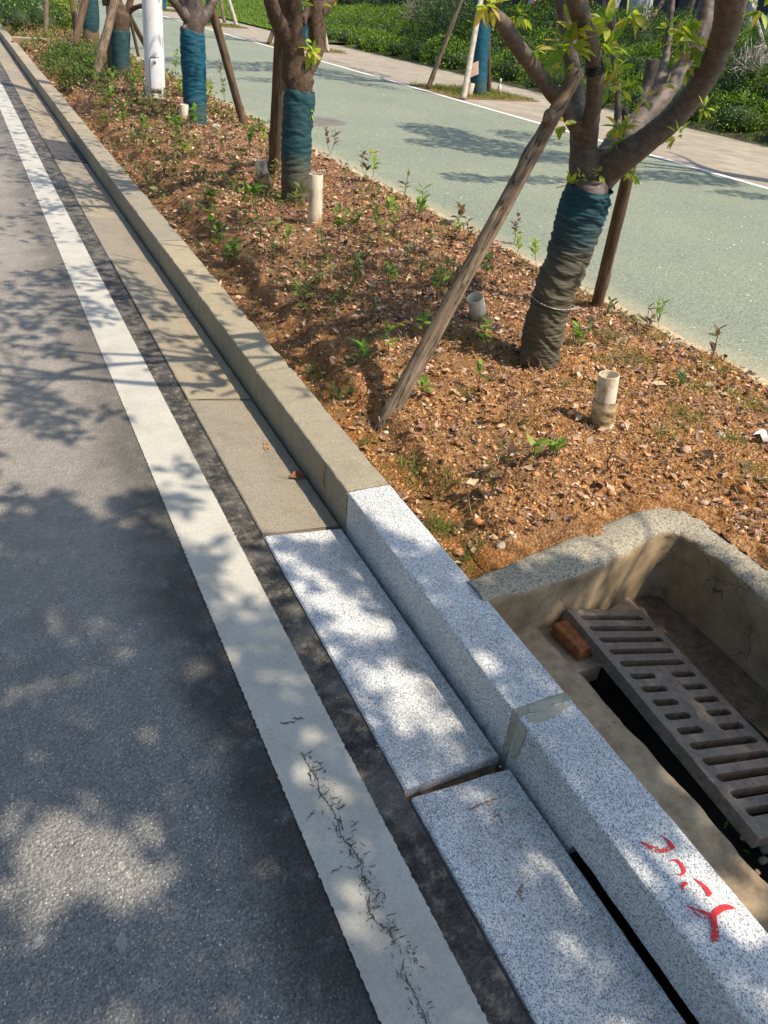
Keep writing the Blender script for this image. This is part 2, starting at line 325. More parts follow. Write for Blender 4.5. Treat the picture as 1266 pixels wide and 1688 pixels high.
    c = n.mix(n.math('MULTIPLY', n.rng(n.noise(13, 6, 0.75), 0.60, 0.72), 0.7), c, (0.36, 0.29, 0.2))
    b = n.b; b.inputs['Metallic'].default_value = 0.15
    MAT['iron'] = n.done(c, n.ramp(g, [(0.3, 0.42), (0.7, 0.75)]), n.bump(f, 0.45, 0.003), 0.5)
    n = NT('red_brick'); f = n.noise(45, 5, 0.7)
    c = n.ramp(f, [(0.3, (0.10, 0.03, 0.012)), (0.6, (0.30, 0.105, 0.035)), (0.8, (0.45, 0.2, 0.08))])
    MAT['brick'] = n.done(c, 0.85, n.bump(f, 0.6, 0.006))
    n = NT('stones'); oi = n.n('ShaderNodeObjectInfo').outputs['Random']
    c = n.mix(1.0, n.ramp(oi, [(0.1, (0.36, 0.31, 0.25)), (0.5, (0.48, 0.40, 0.30)), (0.9, (0.42, 0.27, 0.18))]), n.ramp(n.noise(50, 4, 0.7), [(0.3, 0.65), (0.7, 1.3)]), 'MULTIPLY')
    MAT['stone'] = n.done(c, 0.85, n.bump(n.noise(60, 4), 0.5, 0.004))
    n = NT('soil_clod'); f = n.noise(60, 5, 0.7)
    MAT['clod'] = n.done(n.ramp(f, [(0.3, (0.26, 0.10, 0.04)), (0.55, (0.5, 0.235, 0.10)), (0.75, (0.62, 0.35, 0.17))]), 0.95, n.bump(f, 0.7, 0.006), 0.15)
    # leaves with per-leaf colour
    def leafmat(key, trans, rough=0.45, spec=0.4, boost=1.5):
        n = NT(key); col = n.attr()
        c = n.mix(1.0, col, n.ramp(n.noise(60, 2), [(0.3, 0.85), (0.7, 1.12)]), 'MULTIPLY')
        n.done(c, rough, None, spec)
        if trans > 0:
            tr = n.n('ShaderNodeBsdfTranslucent'); n.put(tr.inputs[0], n.mix(1.0, c, (boost, boost * 1.05, boost * 0.55), 'MULTIPLY'))
            ms = n.n('ShaderNodeMixShader'); ms.inputs[0].default_value = trans
            n.t.links.new(n.b.outputs[0], ms.inputs[1]); n.t.links.new(tr.outputs[0], ms.inputs[2]); n.t.links.new(ms.outputs[0], n.out.inputs[0])
        MAT[key] = n.m
    leafmat('leaf', 0.42); leafmat('hedgeleaf', 0.42, 0.4, 0.45, 1.8); leafmat('litter', 0.0, 0.85, 0.2); leafmat('grass', 0.3, 0.6, 0.3)
    leafmat('petal', 0.2, 0.6, 0.2, 1.0)
    def plain(key, name, col, rough=0.8, **k):
        n = NT(name); MAT[key] = n.done(n.ramp(n.noise(25, 4, 0.65), [(0.3, tuple(v * 0.75 for v in col)), (0.7, tuple(min(1, v * 1.2) for v in col))]), rough)
    plain('twig', 'twig_bark', (0.13, 0.085, 0.055)); plain('core', 'shrub_dark_fill', (0.028, 0.045, 0.014)); plain('cutwood', 'cut_wood', (0.42, 0.32, 0.2))
    plain('limewash', 'limewashed_bark', (0.42, 0.42, 0.42)); plain('wallblue', 'dark_cladding', (0.03, 0.04, 0.055), 0.5)
    plain('manhole', 'manhole_iron', (0.17, 0.155, 0.13), 0.6); plain('crackdirt', 'crack_dirt', (0.085, 0.08, 0.075)); plain('patch', 'patch_asphalt', (0.06, 0.056, 0.055)); plain('pitshade', 'pit_shade_concrete', (0.018, 0.014, 0.01)); plain('rag', 'white_scrap', (0.6, 0.56, 0.54)); plain('ground', 'bare_ground', (0.2, 0.15, 0.1))  # pit material: near-black tone stands in for the shade inside the pit
    plain('bankground', 'bank_soil', (0.07, 0.07, 0.03)); plain('black', 'black_tie_wire', (0.02, 0.02, 0.02), 0.4); plain('wirelight', 'pale_wire', (0.5, 0.48, 0.42), 0.5)
    plain('cardboard', 'torn_paper', (0.42, 0.3, 0.24))
    # hand-painted marks: dry brush shows the stone through
    def mark(key, col, cover, scale=90):
        n = NT(key); n.done(n.ramp(n.noise(40, 3), [(0.3, tuple(v * 0.8 for v in col)), (0.7, col)]), 0.5)
        tr = n.n('ShaderNodeBsdfTransparent'); ms = n.n('ShaderNodeMixShader')
        n.put(ms.inputs[0], n.math('GREATER_THAN', n.noise(scale, 4, 0.7), 1 - cover))
        n.t.links.new(tr.outputs[0], ms.inputs[1]); n.t.links.new(n.b.outputs[0], ms.inputs[2]); n.t.links.new(ms.outputs[0], n.out.inputs[0])
        MAT[key] = n.m
    mark('redpaint', (0.62, 0.03, 0.035), 0.60, 170); mark('redpaint_dry', (0.6, 0.05, 0.05), 0.52, 150); mark('rustmark', (0.32, 0.17, 0.09), 0.52, 120)
    mark('smear', (0.40, 0.37, 0.28), 0.62, 30); mark('orangemark', (0.45, 0.22, 0.11), 0.5, 60)
mats()

# ------------------------------------------------------------------ object helpers
def link(name, me, mat, parent=None):
    o = bpy.data.objects.new(name, me); COL.objects.link(o)
    if mat is not None and not me.materials: me.materials.append(mat)
    if parent is not None:
        o.parent = parent
        bpy.context.view_layer.update() if False else None
    return o
def mesh(name, V, Fc, mat, parent=None, smooth=False, col=None, loc=None):
    """V world coordinates; if parent is a thing at location L the part keeps world placement."""
    V = np.asarray(V, float).reshape(-1, 3)
    off = np.array(parent['_loc']) if parent is not None and '_loc' in parent else np.zeros(3)
    if parent is None and loc is not None: off = np.array(loc, float)
    V = V - off
    me = bpy.data.meshes.new(name)
    if isinstance(Fc, np.ndarray):
        k = Fc.shape[1]; me.vertices.add(len(V)); me.vertices.foreach_set('co', V.astype(np.float32).ravel())
        me.loops.add(Fc.size); me.loops.foreach_set('vertex_index', Fc.astype(np.int32).ravel())
        me.polygons.add(len(Fc)); me.polygons.foreach_set('loop_start', np.arange(0, Fc.size, k, dtype=np.int32))
        me.polygons.foreach_set('loop_total', np.full(len(Fc), k, dtype=np.int32))
        me.update(calc_edges=True)
    else:
        me.from_pydata([tuple(v) for v in V], [], Fc); me.update()
    if smooth: me.polygons.foreach_set('use_smooth', np.ones(len(me.polygons), dtype=bool))
    if col is not None:
        a = me.color_attributes.new('Col', 'FLOAT_COLOR', 'POINT')
        c4 = np.ones((len(V), 4), np.float32); c4[:, :3] = col; a.data.foreach_set('color', c4.ravel())
    me.validate(); o = link(name, me, mat, parent)
    if parent is None and loc is not None: o.location = loc; o['_loc'] = list(map(float, loc))
    return o
def thing(name, label, cat, loc, group=None):
    o = bpy.data.objects.new(name, None); COL.objects.link(o); o.location = loc; o.empty_display_size = 0.1
    o['_loc'] = [float(v) for v in loc]; o['label'] = label; o['category'] = cat
    if group: o['group'] = group
    return o
def tag(o, label, cat, group=None):
    o['label'] = label; o['category'] = cat
    if group: o['group'] = group
    return o
def struct(o): o['kind'] = 'structure'; return o
def stuff(o, label=None, cat=None):
    o['kind'] = 'stuff'
    if label: o['label'] = label; o['category'] = cat
    return o
def addmod_bevel(o, w_, seg=2, ang=40):
    b = o.modifiers.new('bevel', 'BEVEL'); b.width = w_; b.segments = seg; b.limit_method = 'ANGLE'; b.angle_limit = math.radians(ang)

def grid_faces(nu, nv, closeu=False):
    F_ = []
    for i in range(nv - 1):
        for j in range(nu - (0 if closeu else 1)):
            a = i * nu + j; b = i * nu + (j + 1) % nu
            F_.append((a, b, b + nu, a + nu))
    return F_
def tube(path, rad, seg=12, disp=None, cap=True, res=None):
    """returns V,F of a tube along path (list of points), radii per point; disp(i_angle,len,pos)->extra radius"""
    P = np.array(path, float); r = np.array(rad, float) if hasattr(rad, '__len__') else np.full(len(P), float(rad))
    if res:
        L = np.concatenate([[0], np.cumsum(np.linalg.norm(np.diff(P, axis=0), axis=1))])
        n = max(2, int(L[-1] / res) + 1); t = np.linspace(0, L[-1], n)
        # smooth resample (Catmull-Rom by parameter)
        Q = np.zeros((n, 3)); 
        for k, tt in enumerate(t):
            i = min(len(L) - 2, max(0, np.searchsorted(L, tt) - 1)); s = (tt - L[i]) / max(1e-9, L[i + 1] - L[i])
            p0, p1, p2, p3 = P[max(i - 1, 0)], P[i], P[i + 1], P[min(i + 2, len(P) - 1)]
            Q[k] = 0.5 * ((2 * p1) + (-p0 + p2) * s + (2 * p0 - 5 * p1 + 4 * p2 - p3) * s * s + (-p0 + 3 * p1 - 3 * p2 + p3) * s ** 3)
        r = np.interp(t, L, r); P = Q
    n = len(P); T = np.gradient(P, axis=0); T /= np.linalg.norm(T, axis=1)[:, None] + 1e-12
    up = np.array([1.0, 0, 0]) if abs(T[0][0]) < 0.9 else np.array([0, 1.0, 0])
    V = []; Ls = 0
    nrm = up - T[0] * np.dot(up, T[0]); nrm /= np.linalg.norm(nrm)
    for i in range(n):
        nrm = nrm - T[i] * np.dot(nrm, T[i]); nrm /= np.linalg.norm(nrm); bi = np.cross(T[i], nrm)
        if i: Ls += np.linalg.norm(P[i] - P[i - 1])
        for j in range(seg):
            a = 2 * math.pi * j / seg; dr = math.cos(a) * nrm + math.sin(a) * bi
            rr = r[i]
            if disp: rr += disp(a, Ls, P[i] + dr * rr)
            V.append(P[i] + dr * rr)
    Fc = grid_faces(seg, n, True)
    if cap:
        Fc.append(tuple(range(seg))[::-1]); Fc.append(tuple(range((n - 1) * seg, n * seg)))
    return V, Fc
class MB:
    def __init__(s): s.V = []; s.F = []
    def add(s, V, Fc):
        o = len(s.V); s.V += [tuple(v) for v in V]; s.F += [tuple(i + o for i in f) for f in Fc]; return s
    def box(s, x0, x1, y0, y1, z0, z1):
        V = [(x, y, z) for z in (z0, z1) for y in (y0, y1) for x in (x0, x1)]
        return s.add(V, [(0, 2, 3, 1), (4, 5, 7, 6), (0, 1, 5, 4), (2, 6, 7, 3), (0, 4, 6, 2), (1, 3, 7, 5)])
    def build(s, name, mat, parent=None, smooth=False, loc=None): return mesh(name, s.V, s.F, mat, parent, smooth, None, loc)
def nz(p, s=1.0, o=0.0): return noise.noise(Vector((p[0] * s + o, p[1] * s + o * 0.7, p[2] * s - o)))
def fbm(p, s=1.0, oc=4):
    v = 0; a = 1.0
    for i in range(oc): v += a * nz(p, s, i * 7.3); s *= 2.1; a *= 0.5
    return v

# vectorised leaves -------------------------------------------------
LT = np.array([[0, 0, 0], [0.3, 0.40, 0.10], [0.3, 0, 0], [0.3, -0.40, 0.10], [0.66, 0.34, 0.07], [0.68, 0, -0.03], [0.66, -0.34, 0.07], [1, 0, -0.12]], float)
LF = np.array([[0, 2, 1], [0, 3, 2], [1, 2, 5], [1, 5, 4], [3, 6, 5], [3, 5, 2], [4, 5, 7], [6, 7, 5]])
LT2 = np.array([[0, 0, 0], [0.45, 0.5, 0.12], [0.5, 0, 0], [0.45, -0.5, 0.12], [1, 0, -0.05]], float)
LF2 = np.array([[0, 2, 1], [0, 3, 2], [1, 2, 4], [3, 4, 2]])
def norm(v): return v / (np.linalg.norm(v, axis=1, keepdims=True) + 1e-9)
def leaves(P, D, N, L, W, C, fine=False, curl=1.0):
    P = np.asarray(P, float); n = len(P); D = norm(np.asarray(D, float)); N = np.asarray(N, float)
    S = norm(np.cross(N, D)); N = np.cross(D, S)
    T, Fc = (LT, LF) if fine else (LT2, LF2)
    L = np.broadcast_to(np.asarray(L, float), (n,)); W = np.broadcast_to(np.asarray(W, float), (n,))
    cu = np.broadcast_to(np.asarray(curl, float), (n,))
    V = P[:, None] + D[:, None] * (T[None, :, 0:1] * L[:, None, None]) + S[:, None] * (T[None, :, 1:2] * W[:, None, None]) + N[:, None] * (T[None, :, 2:3] * (W * 1.6 * cu)[:, None, None])
    Fo = (Fc[None] + (np.arange(n) * len(T))[:, None, None]).reshape(-1, 3)
    Co = np.repeat(np.asarray(C, float), len(T), axis=0)
    return V.reshape(-1, 3), Fo, Co
def rdir(n, zbias=0.0):
    v = RNG.normal(size=(n, 3)); v = norm(v); v[:, 2] += zbias; return norm(v)
def pick(cols, n, jit=0.15):
    c = np.array(cols)[RNG.integers(0, len(cols), n)]; return np.clip(c * (1 + RNG.normal(0, jit, (n, 1))), 0.005, 1)

# ------------------------------------------------------------------ road frame
def kf(y): return 0.915 + 0.018 * y
def kb(y): return 1.075 + 0.018 * y
def gl(y): return 0.622 + 0.0178 * y
KT = 0.115
def sweep(prof, ys, xoff, amp=0.0, ns=30.0, seed=0.0):
    """profile [(x,z)] swept along y; xoff(y) shifts x; noisy edges"""
    V = []; n = len(prof)
    for y in ys:
        for (x, z) in prof:
            p = (x + xoff(y), y, z)
            dx = amp * nz(p, ns, seed); dz = amp * nz(p, ns, seed + 31)
            V.append((p[0] + dx, y + (amp * 0.8 * nz((p[0], 0, p[2]), ns, seed + 5) if y in (ys[0], ys[-1]) else 0), p[2] + dz))
    Fc = grid_faces(n, len(ys), True)
    Fc = [f[::-1] for f in Fc]
    Fc.append(tuple(range(n))); Fc.append(tuple(range((len(ys) - 1) * n, len(ys) * n))[::-1])
    return V, Fc

# ------------------------------------------------------------------ ground, road, paths
def plane(name, x0, x1, y0, y1, z, mat):
    return struct(mesh(name, [(x0, y0, z), (x1, y0, z), (x1, y1, z), (x0, y1, z)], [(0, 1, 2, 3)], mat))
plane('ground', -300, 300, -300, 500, -0.75, MAT['ground'])
def strip(name, f0, f1, ys, z, mat, jag=0.0, js=60):
    V = []; 
    for y in ys:
        a = f0(y); b = f1(y)
        if jag: a += jag * nz((0, y, 0), js, 3) + jag * 0.5 * nz((0, y, 0), js * 2.3, 8); b += jag * nz((0, y, 5), js, 9) + jag * 0.5 * nz((0, y, 5), js * 2.3, 2)
        V += [(a, y, z), (b, y, z)]
    Fc = [(2 * i, 2 * i + 1, 2 * i + 3, 2 * i + 2) for i in range(len(ys) - 1)]
    return struct(mesh(name, V, Fc, mat))
ysl = [-40, -20, -8] + list(np.linspace(-2.2, 6, 60)) + list(np.linspace(6.5, 260, 60))
strip('verge', lambda y: -16.0, lambda y: -9.0, [-40, 0, 60, 260], -0.02, MAT['bankground'])
strip('road', lambda y: -9.0, lambda y: gl(y) - 0.004, ysl, 0.0, MAT['asphalt'])
# gutter bedding under the slabs
V = []
for y in ysl: V += [(gl(y) - 0.004, y, -0.022), (kf(y) - 0.035, y, -0.058), (kf(y) - 0.033, y, -0.10 if y > .7 else -.2), (kb(y), y, -0.10 if y > .7 else -.2)]
o = struct(mesh('gutter_bed', V, grid_faces(4, len(ysl)), MAT['dirt'])); o.data.materials.append(MAT['pitshade'])
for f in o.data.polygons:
    if f.center.y < .75 and f.center.z < -.07: f.material_index = 1  # near part takes the pit tone, its shade put into the colour
yj = list(np.arange(-2.2, 6, 0.004)) + list(np.arange(6.05, 60, 0.05)) + [90, 150, 250]
strip('road_edge_line', lambda y: 0.371 + 0.0145 * y, lambda y: 0.371 + 0.0145 * y + max(0.158, 0.178 - 0.003 * y), yj, 0.004, MAT['paint'], 0.0032, 95)

rl = bpy.data.objects['road_edge_line']; rc = random.Random(4); mb = MB()
cp = [(497, 1238), (508, 1262), (522, 1282), (527, 1306), (546, 1330), (556, 1352), (562, 1378), (580, 1398), (598, 1424), (596, 1448), (612, 1470), (606, 1500), (624, 1524), (642, 1532), (650, 1556), (668, 1580), (660, 1606), (684, 1636), (694, 1662), (706, 1692)]
def on_line(u, v, l=0): return at(u, v, 0.0052)
def chipstroke(p, q, w_):
    n_ = max(2, int(math.dist(p, q) / 3)); P_ = []
    for i in range(n_ + 1):
        t_ = i / n_; P_.append((p[0] + (q[0] - p[0]) * t_ + rc.uniform(-1.6, 1.6), p[1] + (q[1] - p[1]) * t_ + rc.uniform(-1.6, 1.6)))
    return P_, [w_ * rc.uniform(.3, 1.5) * (1 - abs(i / n_ - .5)) for i in range(n_ + 1)]
def crk_ribbon(P_, W_):
    V = []; Pn = np.array(P_); T = np.gradient(Pn, axis=0); T /= np.linalg.norm(T, axis=1)[:, None] + 1e-9
    for p, t_, w_ in zip(Pn, T, W_):
        V += [on_line(p[0] + t_[1] * w_ * .5, p[1] - t_[0] * w_ * .5), on_line(p[0] - t_[1] * w_ * .5, p[1] + t_[0] * w_ * .5)]
    return V, [(2 * i, 2 * i + 1, 2 * i + 3, 2 * i + 2) for i in range(len(P_) - 1)]
for a_, b_ in zip(cp, cp[1:]):
    if rc.random() < .85: mb.add(*crk_ribbon(*chipstroke(a_, b_, 1.9)))
    for _ in range(9):
        t_ = rc.random(); x_ = a_[0] + (b_[0] - a_[0]) * t_ + rc.gauss(0, 11); y_ = a_[1] + (b_[1] - a_[1]) * t_ + rc.gauss(0, 8); L_ = rc.uniform(3, 17); an = rc.choice([-.5, -.3, .9, 1.3]) + rc.uniform(-.4, .4)
        mb.add(*crk_ribbon(*chipstroke((x_, y_), (x_ + L_ * math.cos(an), y_ + L_ * math.sin(an)), rc.uniform(0.8, 2.4))))
for p, q in (((462, 1192), (490, 1190)), ((480, 1184), (502, 1184)), ((545, 1440), (565, 1428)), ((520, 1335), (505, 1352)), ((505, 1275), (525, 1268))): mb.add(*crk_ribbon(*chipstroke(p, q, 2.5)))
plc = MAT['crackdirt']; mesh('paint_crack', mb.V, mb.F, plc, rl)
# green path, edging, pavement
def gx0(y): return 3.235
ysg = list(np.arange(-4, 40, 1.0)) + [60, 100, 250]
strip('green_path', lambda y: 3.22, lambda y: 7.56, ysg, 0.12, MAT['greenpath'])
strip('path_edge_line', lambda y: 7.53, lambda y: 7.63, ysg, 0.124, MAT['whiteline'])
strip('pavement', lambda y: 7.55, lambda y: 10.6, ysg, 0.116, MAT['pavement'])
V, Fc = [], []
yse = np.arange(-4, 60, 0.06)
prof = [(3.15, -0.05), (3.15, 0.12), (3.165, 0.134), (3.225, 0.134), (3.238, 0.122), (3.238, -0.05)]
V, Fc = sweep(prof, list(yse), lambda y: 0.0, 0.014, 14)
struct(mesh('path_edging', V, Fc, MAT['edging']))

# bank behind the pavement
def bankz(x, y):
    k = min(1, max(0, (x - 10.5) / 2.8)); s = k * k * (3 - 2 * k)
    far = min(1, max(0, (y - 17) / 14)); top = 0.95 * (1 - far) + 0.35 * far
    return 0.118 + top * s + 0.0 * y
xs = [10.45, 10.6, 11, 11.5, 12, 12.5, 13, 13.5, 14, 16, 25, 80, 250]; yb = list(np.arange(-6, 60, 2)) + [80, 120, 250]
V = [(x, y, bankz(x, y) + (0.03 * nz((x, y, 0), 1.1) if x > 10.6 else 0)) for y in yb for x in xs]
struct(mesh('bank', V, grid_faces(len(xs), len(yb)), MAT['bankground'], smooth=True))

# planting bed ------------------------------------------------------
def sm(t): t = min(1, max(0, t)); return t * t * (3 - 2 * t)
def bedz(x, y, fine=True):
    s = x - kb(y); t = 3.17 - x
    bk = 0.17 + 0.05 * nz((x * 0.5, y, 7), 2.6) + 0.03 * nz((x, y, 9), 8) if y < 8 else 0.14
    z = 0.030 + 0.068 * sm((s - bk) / 0.075) + 0.020 * sm((s - bk - .05) / .25) + 0.036 * math.sin(math.pi * min(1, max(0, s / (3.17 - kb(y)))))
    z += 0.012 * sm((0.25 - t) / 0.25) - 0.03 * sm((0.12 - t) / 0.12) * 0
    rim = max(0.0, min(1.0, 1 - (y - 1.5) / 0.22)) if x < 2.1 else max(0.0, min(1.0, 1 - (x - 2.05) / 0.22)) * (1 if y < 1.5 else max(0.0, 1 - (y - 1.5) / 0.2))
    if rim > 0 and s > 0.12: z = z * (1 - rim) + rim * (0.112 - 0.04 * (1 - sm((s - 0.12) / 0.4)))
    wgt = min(1, max(0.15, s / 0.25))
    z += 0.030 * wgt * nz((x, y, 0), 2.3) + 0.020 * wgt * nz((x, y, 3), 6.5)
    if fine:
        v = nz((x, y, 1), 22); v2 = nz((x, y, 2), 48); v3 = nz((x, y, 2), 100)
        z += wgt * (0.011 * v + 0.016 * max(0, v2) + 0.006 * v3 + 0.02 * max(0, nz((x, y, 5), 13) - .25))
    return z
def bedgrid(x0f, x1f, y0, y1, dx, name_):
    ny = int((y1 - y0) / dx) + 1; nx = int(2.15 / dx) + 1
    V = []; 
    for i in range(ny):
        y = y0 + (y1 - y0) * i / (ny - 1); a = x0f(y); b = x1f(y)
        for j in range(nx):
            x = a + (b - a) * j / (nx - 1)
            V.append((x, y, bedz(x, y)))
    Fs = []
    for f in grid_faces(nx, ny):
        cx_ = (V[f[0]][0] + V[f[2]][0]) / 2; cy_ = (V[f[0]][1] + V[f[2]][1]) / 2
        if cx_ < 1.985 and cy_ < float(np.interp(cx_, [1.08, 1.3, 1.48, 1.66, 1.80, 1.93, 1.985], [1.355, 1.38, 1.41, 1.44, 1.465, 1.47, 1.40])): continue
        Fs.append(f)
    return V, Fs
V1, F1 = bedgrid(lambda y: kb(y) - 0.01, lambda y: 3.175, 0.6, 4.6, 0.0095, '')
V2, F2 = bedgrid(lambda y: kb(y) - 0.01, lambda y: 3.175, 4.6, 12.0, 0.03, '')
V3, F3 = bedgrid(lambda y: kb(y) - 0.01, lambda y: 3.175, 12.0, 60.0, 0.12, '')
mb = MB(); mb.add(V1, F1); mb.add(V2, F2); mb.add(V3, F3)
struct(mb.build('planting_bed', MAT['soil'], smooth=True))
def ground_at(u, v):
    z = 0.12
    for _ in range(6):
        p = at(u, v, z); z = bedz(p[0], p[1], False)
    p = at(u, v, z); return np.array([p[0], p[1], z])

# ------------------------------------------------------------------ kerb stones
def kerb_prof(bot, ch=0.007, back=0.0):
    w_ = 0.158
    return [(0, bot), (0, KT - ch), (ch * 0.3, KT - ch * 0.3), (ch, KT), (w_ * 0.5, KT + 0.001), (w_ - ch, KT), (w_ - ch * 0.3, KT - ch * 0.4), (w_, KT - ch), (w_, bot)]
def kerb(y0, y1, mat, bot=-0.10, amp=0.002, seed=0, notch=None, chip=0.0, dz=0.0, dx=0.0):
    n = max(4, int((y1 - y0) / (0.02 if y0 < 5 else 0.1))) ; ys = list(np.linspace(y0, y1, n + 1))
    pr = [(a, b + dz) for a, b in kerb_prof(bot)]
    V, Fc = sweep(pr, ys, lambda y: kf(y) + dx, amp, 26, seed)
    V = [list(v) for v in V]; m = len(pr)
    for i, y in enumerate(ys):
        if notch and y < notch: V[i * m][2] = -0.018 + 0.004 * nz((y, 0, 0), 20); V[i * m + 8][2] = -0.018
        if chip:
            c = max(0, nz((y, seed, 1), 5)) * chip + max(0, nz((y, seed, 4), 17)) * chip * 0.5
            for q in (6, 7): V[i * m + q][0] -= c
            V[i * m + 5][0] -= c * 1.1
    return V, Fc
ordn = ['first', 'second', 'third', 'fourth', 'fifth', 'sixth', 'seventh', 'eighth', 'ninth', 'tenth']
V, Fc = kerb(-0.62, 0.911, MAT['granite'], notch=0.665, amp=0.0012, seed=2)
k0 = mesh('kerb_stone', V, Fc, MAT['granite'], loc=(kf(0), 0, 0))
tag(k0, 'new grey granite kerb stone with red hand-painted marks on top', 'kerb stone', 'kerb stones along the road')
V, Fc = kerb(0.937, 1.936, MAT['granite'], amp=0.0012, seed=5)
k1 = mesh('kerb_stone', V, Fc, MAT['granite'], loc=(kf(1), 1, 0))
tag(k1, 'clean grey granite kerb stone between the mortar joint and the weathered stones', 'kerb stone', 'kerb stones along the road')
V, Fc = kerb(0.908, 0.940, MAT['mortar'], amp=0.005, seed=9, dz=-0.0015, dx=0.0015)
tag(mesh('mortar_joint', V, Fc, MAT['mortar'], loc=(kf(0.92), 0.92, 0)), 'thick grey mortar joint between the two new granite kerb stones', 'mortar joint')
y = 1.944; i = 0
while y < 60:
    L = 0.990 if y < 28 else 4.0
    V, Fc = kerb(y, y + L, None, amp=0.003 if y < 6 else 0.004, seed=10 + i * 3.3, chip=0.016 if y < 8 else 0.008, dz=random.uniform(-0.002, 0.002) if i else 0, dx=random.uniform(-0.0015, 0.0015))
    o = mesh('kerb_stone', V, Fc, MAT['granite_old'], loc=(kf(y), y, 0))
    lab = ('weathered tan kerb stone, %s past the new grey granite' % ordn[i]) if i < 10 else 'far weathered tan kerb stone beyond the white pole'
    tag(o, lab, 'kerb stone', 'kerb stones along the road')
    if i == 0: kerb_mark = o
    y += L + 0.010; i += 1

# ------------------------------------------------------------------ gutter slabs (fall towards the kerb)
def slab(y0, y1, mat, seed, x0=0.0, x1=0.0, z0=0.0, amp=0.0012, y0r=0.0, y1r=0.0):
    n = max(4, int((y1 - y0) / (0.02 if y0 < 5 else 0.12))); V = []
    gw = lambda y: kf(y) - gl(y) - 0.012 + x1 - x0
    c = 0.005
    ts = [0, 0, c / 0.29, 0.25, 0.5, 0.75, 1 - c / 0.29, 1, 1]
    for i in range(n + 1):
        for k, t in enumerate(ts):
            yy = y0 + y0r * t + (y1 + y1r * t - y0 - y0r * t) * i / n
            x = gl(yy) + x0 + t * gw(yy); z = z0 + 0.004 - 0.037 * t
            if k == 0 or k == 8: z -= 0.085
            elif k == 1 or k == 7: z -= c
            p = (x, yy, z); V.append((x + amp * nz(p, 25, seed), yy + (amp * 2 * nz(p, 25, seed + 4) if i in (0, n) else 0), z + amp * 0.6 * nz(p, 25, seed + 8)))
    Fc = [f[::-1] for f in grid_faces(9, n + 1, True)]
    Fc.append(tuple(range(9))); Fc.append(tuple(range(n * 9, n * 9 + 9))[::-1])
    return V, Fc
V, Fc = slab(-0.6, 0.880, None, 1, 0.004, 0.000, 0.002, y1r=0.002)
s0 = mesh('gutter_slab', V, Fc, MAT['granite'], loc=(gl(0), 0, 0)); tag(s0, 'new granite gutter slab with faint brown scratch marks, nearest the camera', 'gutter slab', 'gutter slabs beside the kerb')
V, Fc = slab(0.905, 1.935, None, 2, 0.0, -0.004, 0.004, y0r=0.022)
s1 = mesh('gutter_slab', V, Fc, MAT['granite'], loc=(gl(1), 1, 0)); tag(s1, 'new grey granite gutter slab ending at the weathered tan slabs', 'gutter slab', 'gutter slabs beside the kerb')
y = 1.962; i = 0
while y < 60:
    L = 1.005 if y < 28 else 4.0
    if 7.5 < y < 8.4:        # asphalt patch replaces a slab
        V, Fc = slab(y, y + L, None, 40 + i, 0, 0, 0.004, 0.006)
        tag(mesh('asphalt_patch', V, Fc, MAT['patch'], loc=(gl(y), y, 0)), 'dark asphalt patch filling the gutter between weathered slabs', 'patch')
    else:
        V, Fc = slab(y, y + L, None, 20 + i * 2.7, random.uniform(-0.002, 0.003), 0, random.uniform(-0.002, 0.003), 0.002)
        o = mesh('gutter_slab', V, Fc, MAT['granite_gutter'], loc=(gl(y), y, 0))
        tag(o, ('weathered gutter slab, %s past the new granite slabs' % ordn[i]) if i < 5 else 'far weathered gutter slab beyond the dark asphalt patch' if y > 7 else 'weathered gutter slab just before the dark asphalt patch', 'gutter slab', 'gutter slabs beside the kerb')
        if i == 0: slab_mark = o
    y += L + (0.010 if i % 3 else 0.016); i += 1

# ------------------------------------------------------------------ painted marks
def ribbon(pts, wid, zf, lift=0.0022, res=5):
    P = np.array(pts, float); W = np.array(wid if hasattr(wid, '__len__') else [wid] * len(P), float)
    t = np.arange(len(P)); tt = np.linspace(0, len(P) - 1, (len(P) - 1) * res + 1)
    Q = np.zeros((len(tt), 2))
    for k, s_ in enumerate(tt):
        i = min(int(s_), len(P) - 2); s = s_ - i
        p0, p1, p2, p3 = P[max(i - 1, 0)], P[i], P[i + 1], P[min(i + 2, len(P) - 1)]
        Q[k] = 0.5 * ((2 * p1) + (-p0 + p2) * s + (2 * p0 - 5 * p1 + 4 * p2 - p3) * s * s + (-p0 + 3 * p1 - 3 * p2 + p3) * s ** 3)
    ww = np.interp(tt, t, W); T = np.gradient(Q, axis=0); T /= np.linalg.norm(T, axis=1)[:, None] + 1e-9
    Nn = np.stack([-T[:, 1], T[:, 0]], 1); V = []
    for q, n_, w_ in zip(Q, Nn, ww):
        for sgn in (-1, 1):
            u, v = q + n_ * w_ * 0.5 * sgn; V.append(zf(u, v, lift))
    return V, [(2 * i, 2 * i + 1, 2 * i + 3, 2 * i + 2) for i in range(len(Q) - 1)]
def on_kerb(u, v, l): return at(u, v, KT + l)
def c4(x, y): return (1040 + x / 5.602, 1350 + y / 5.6)
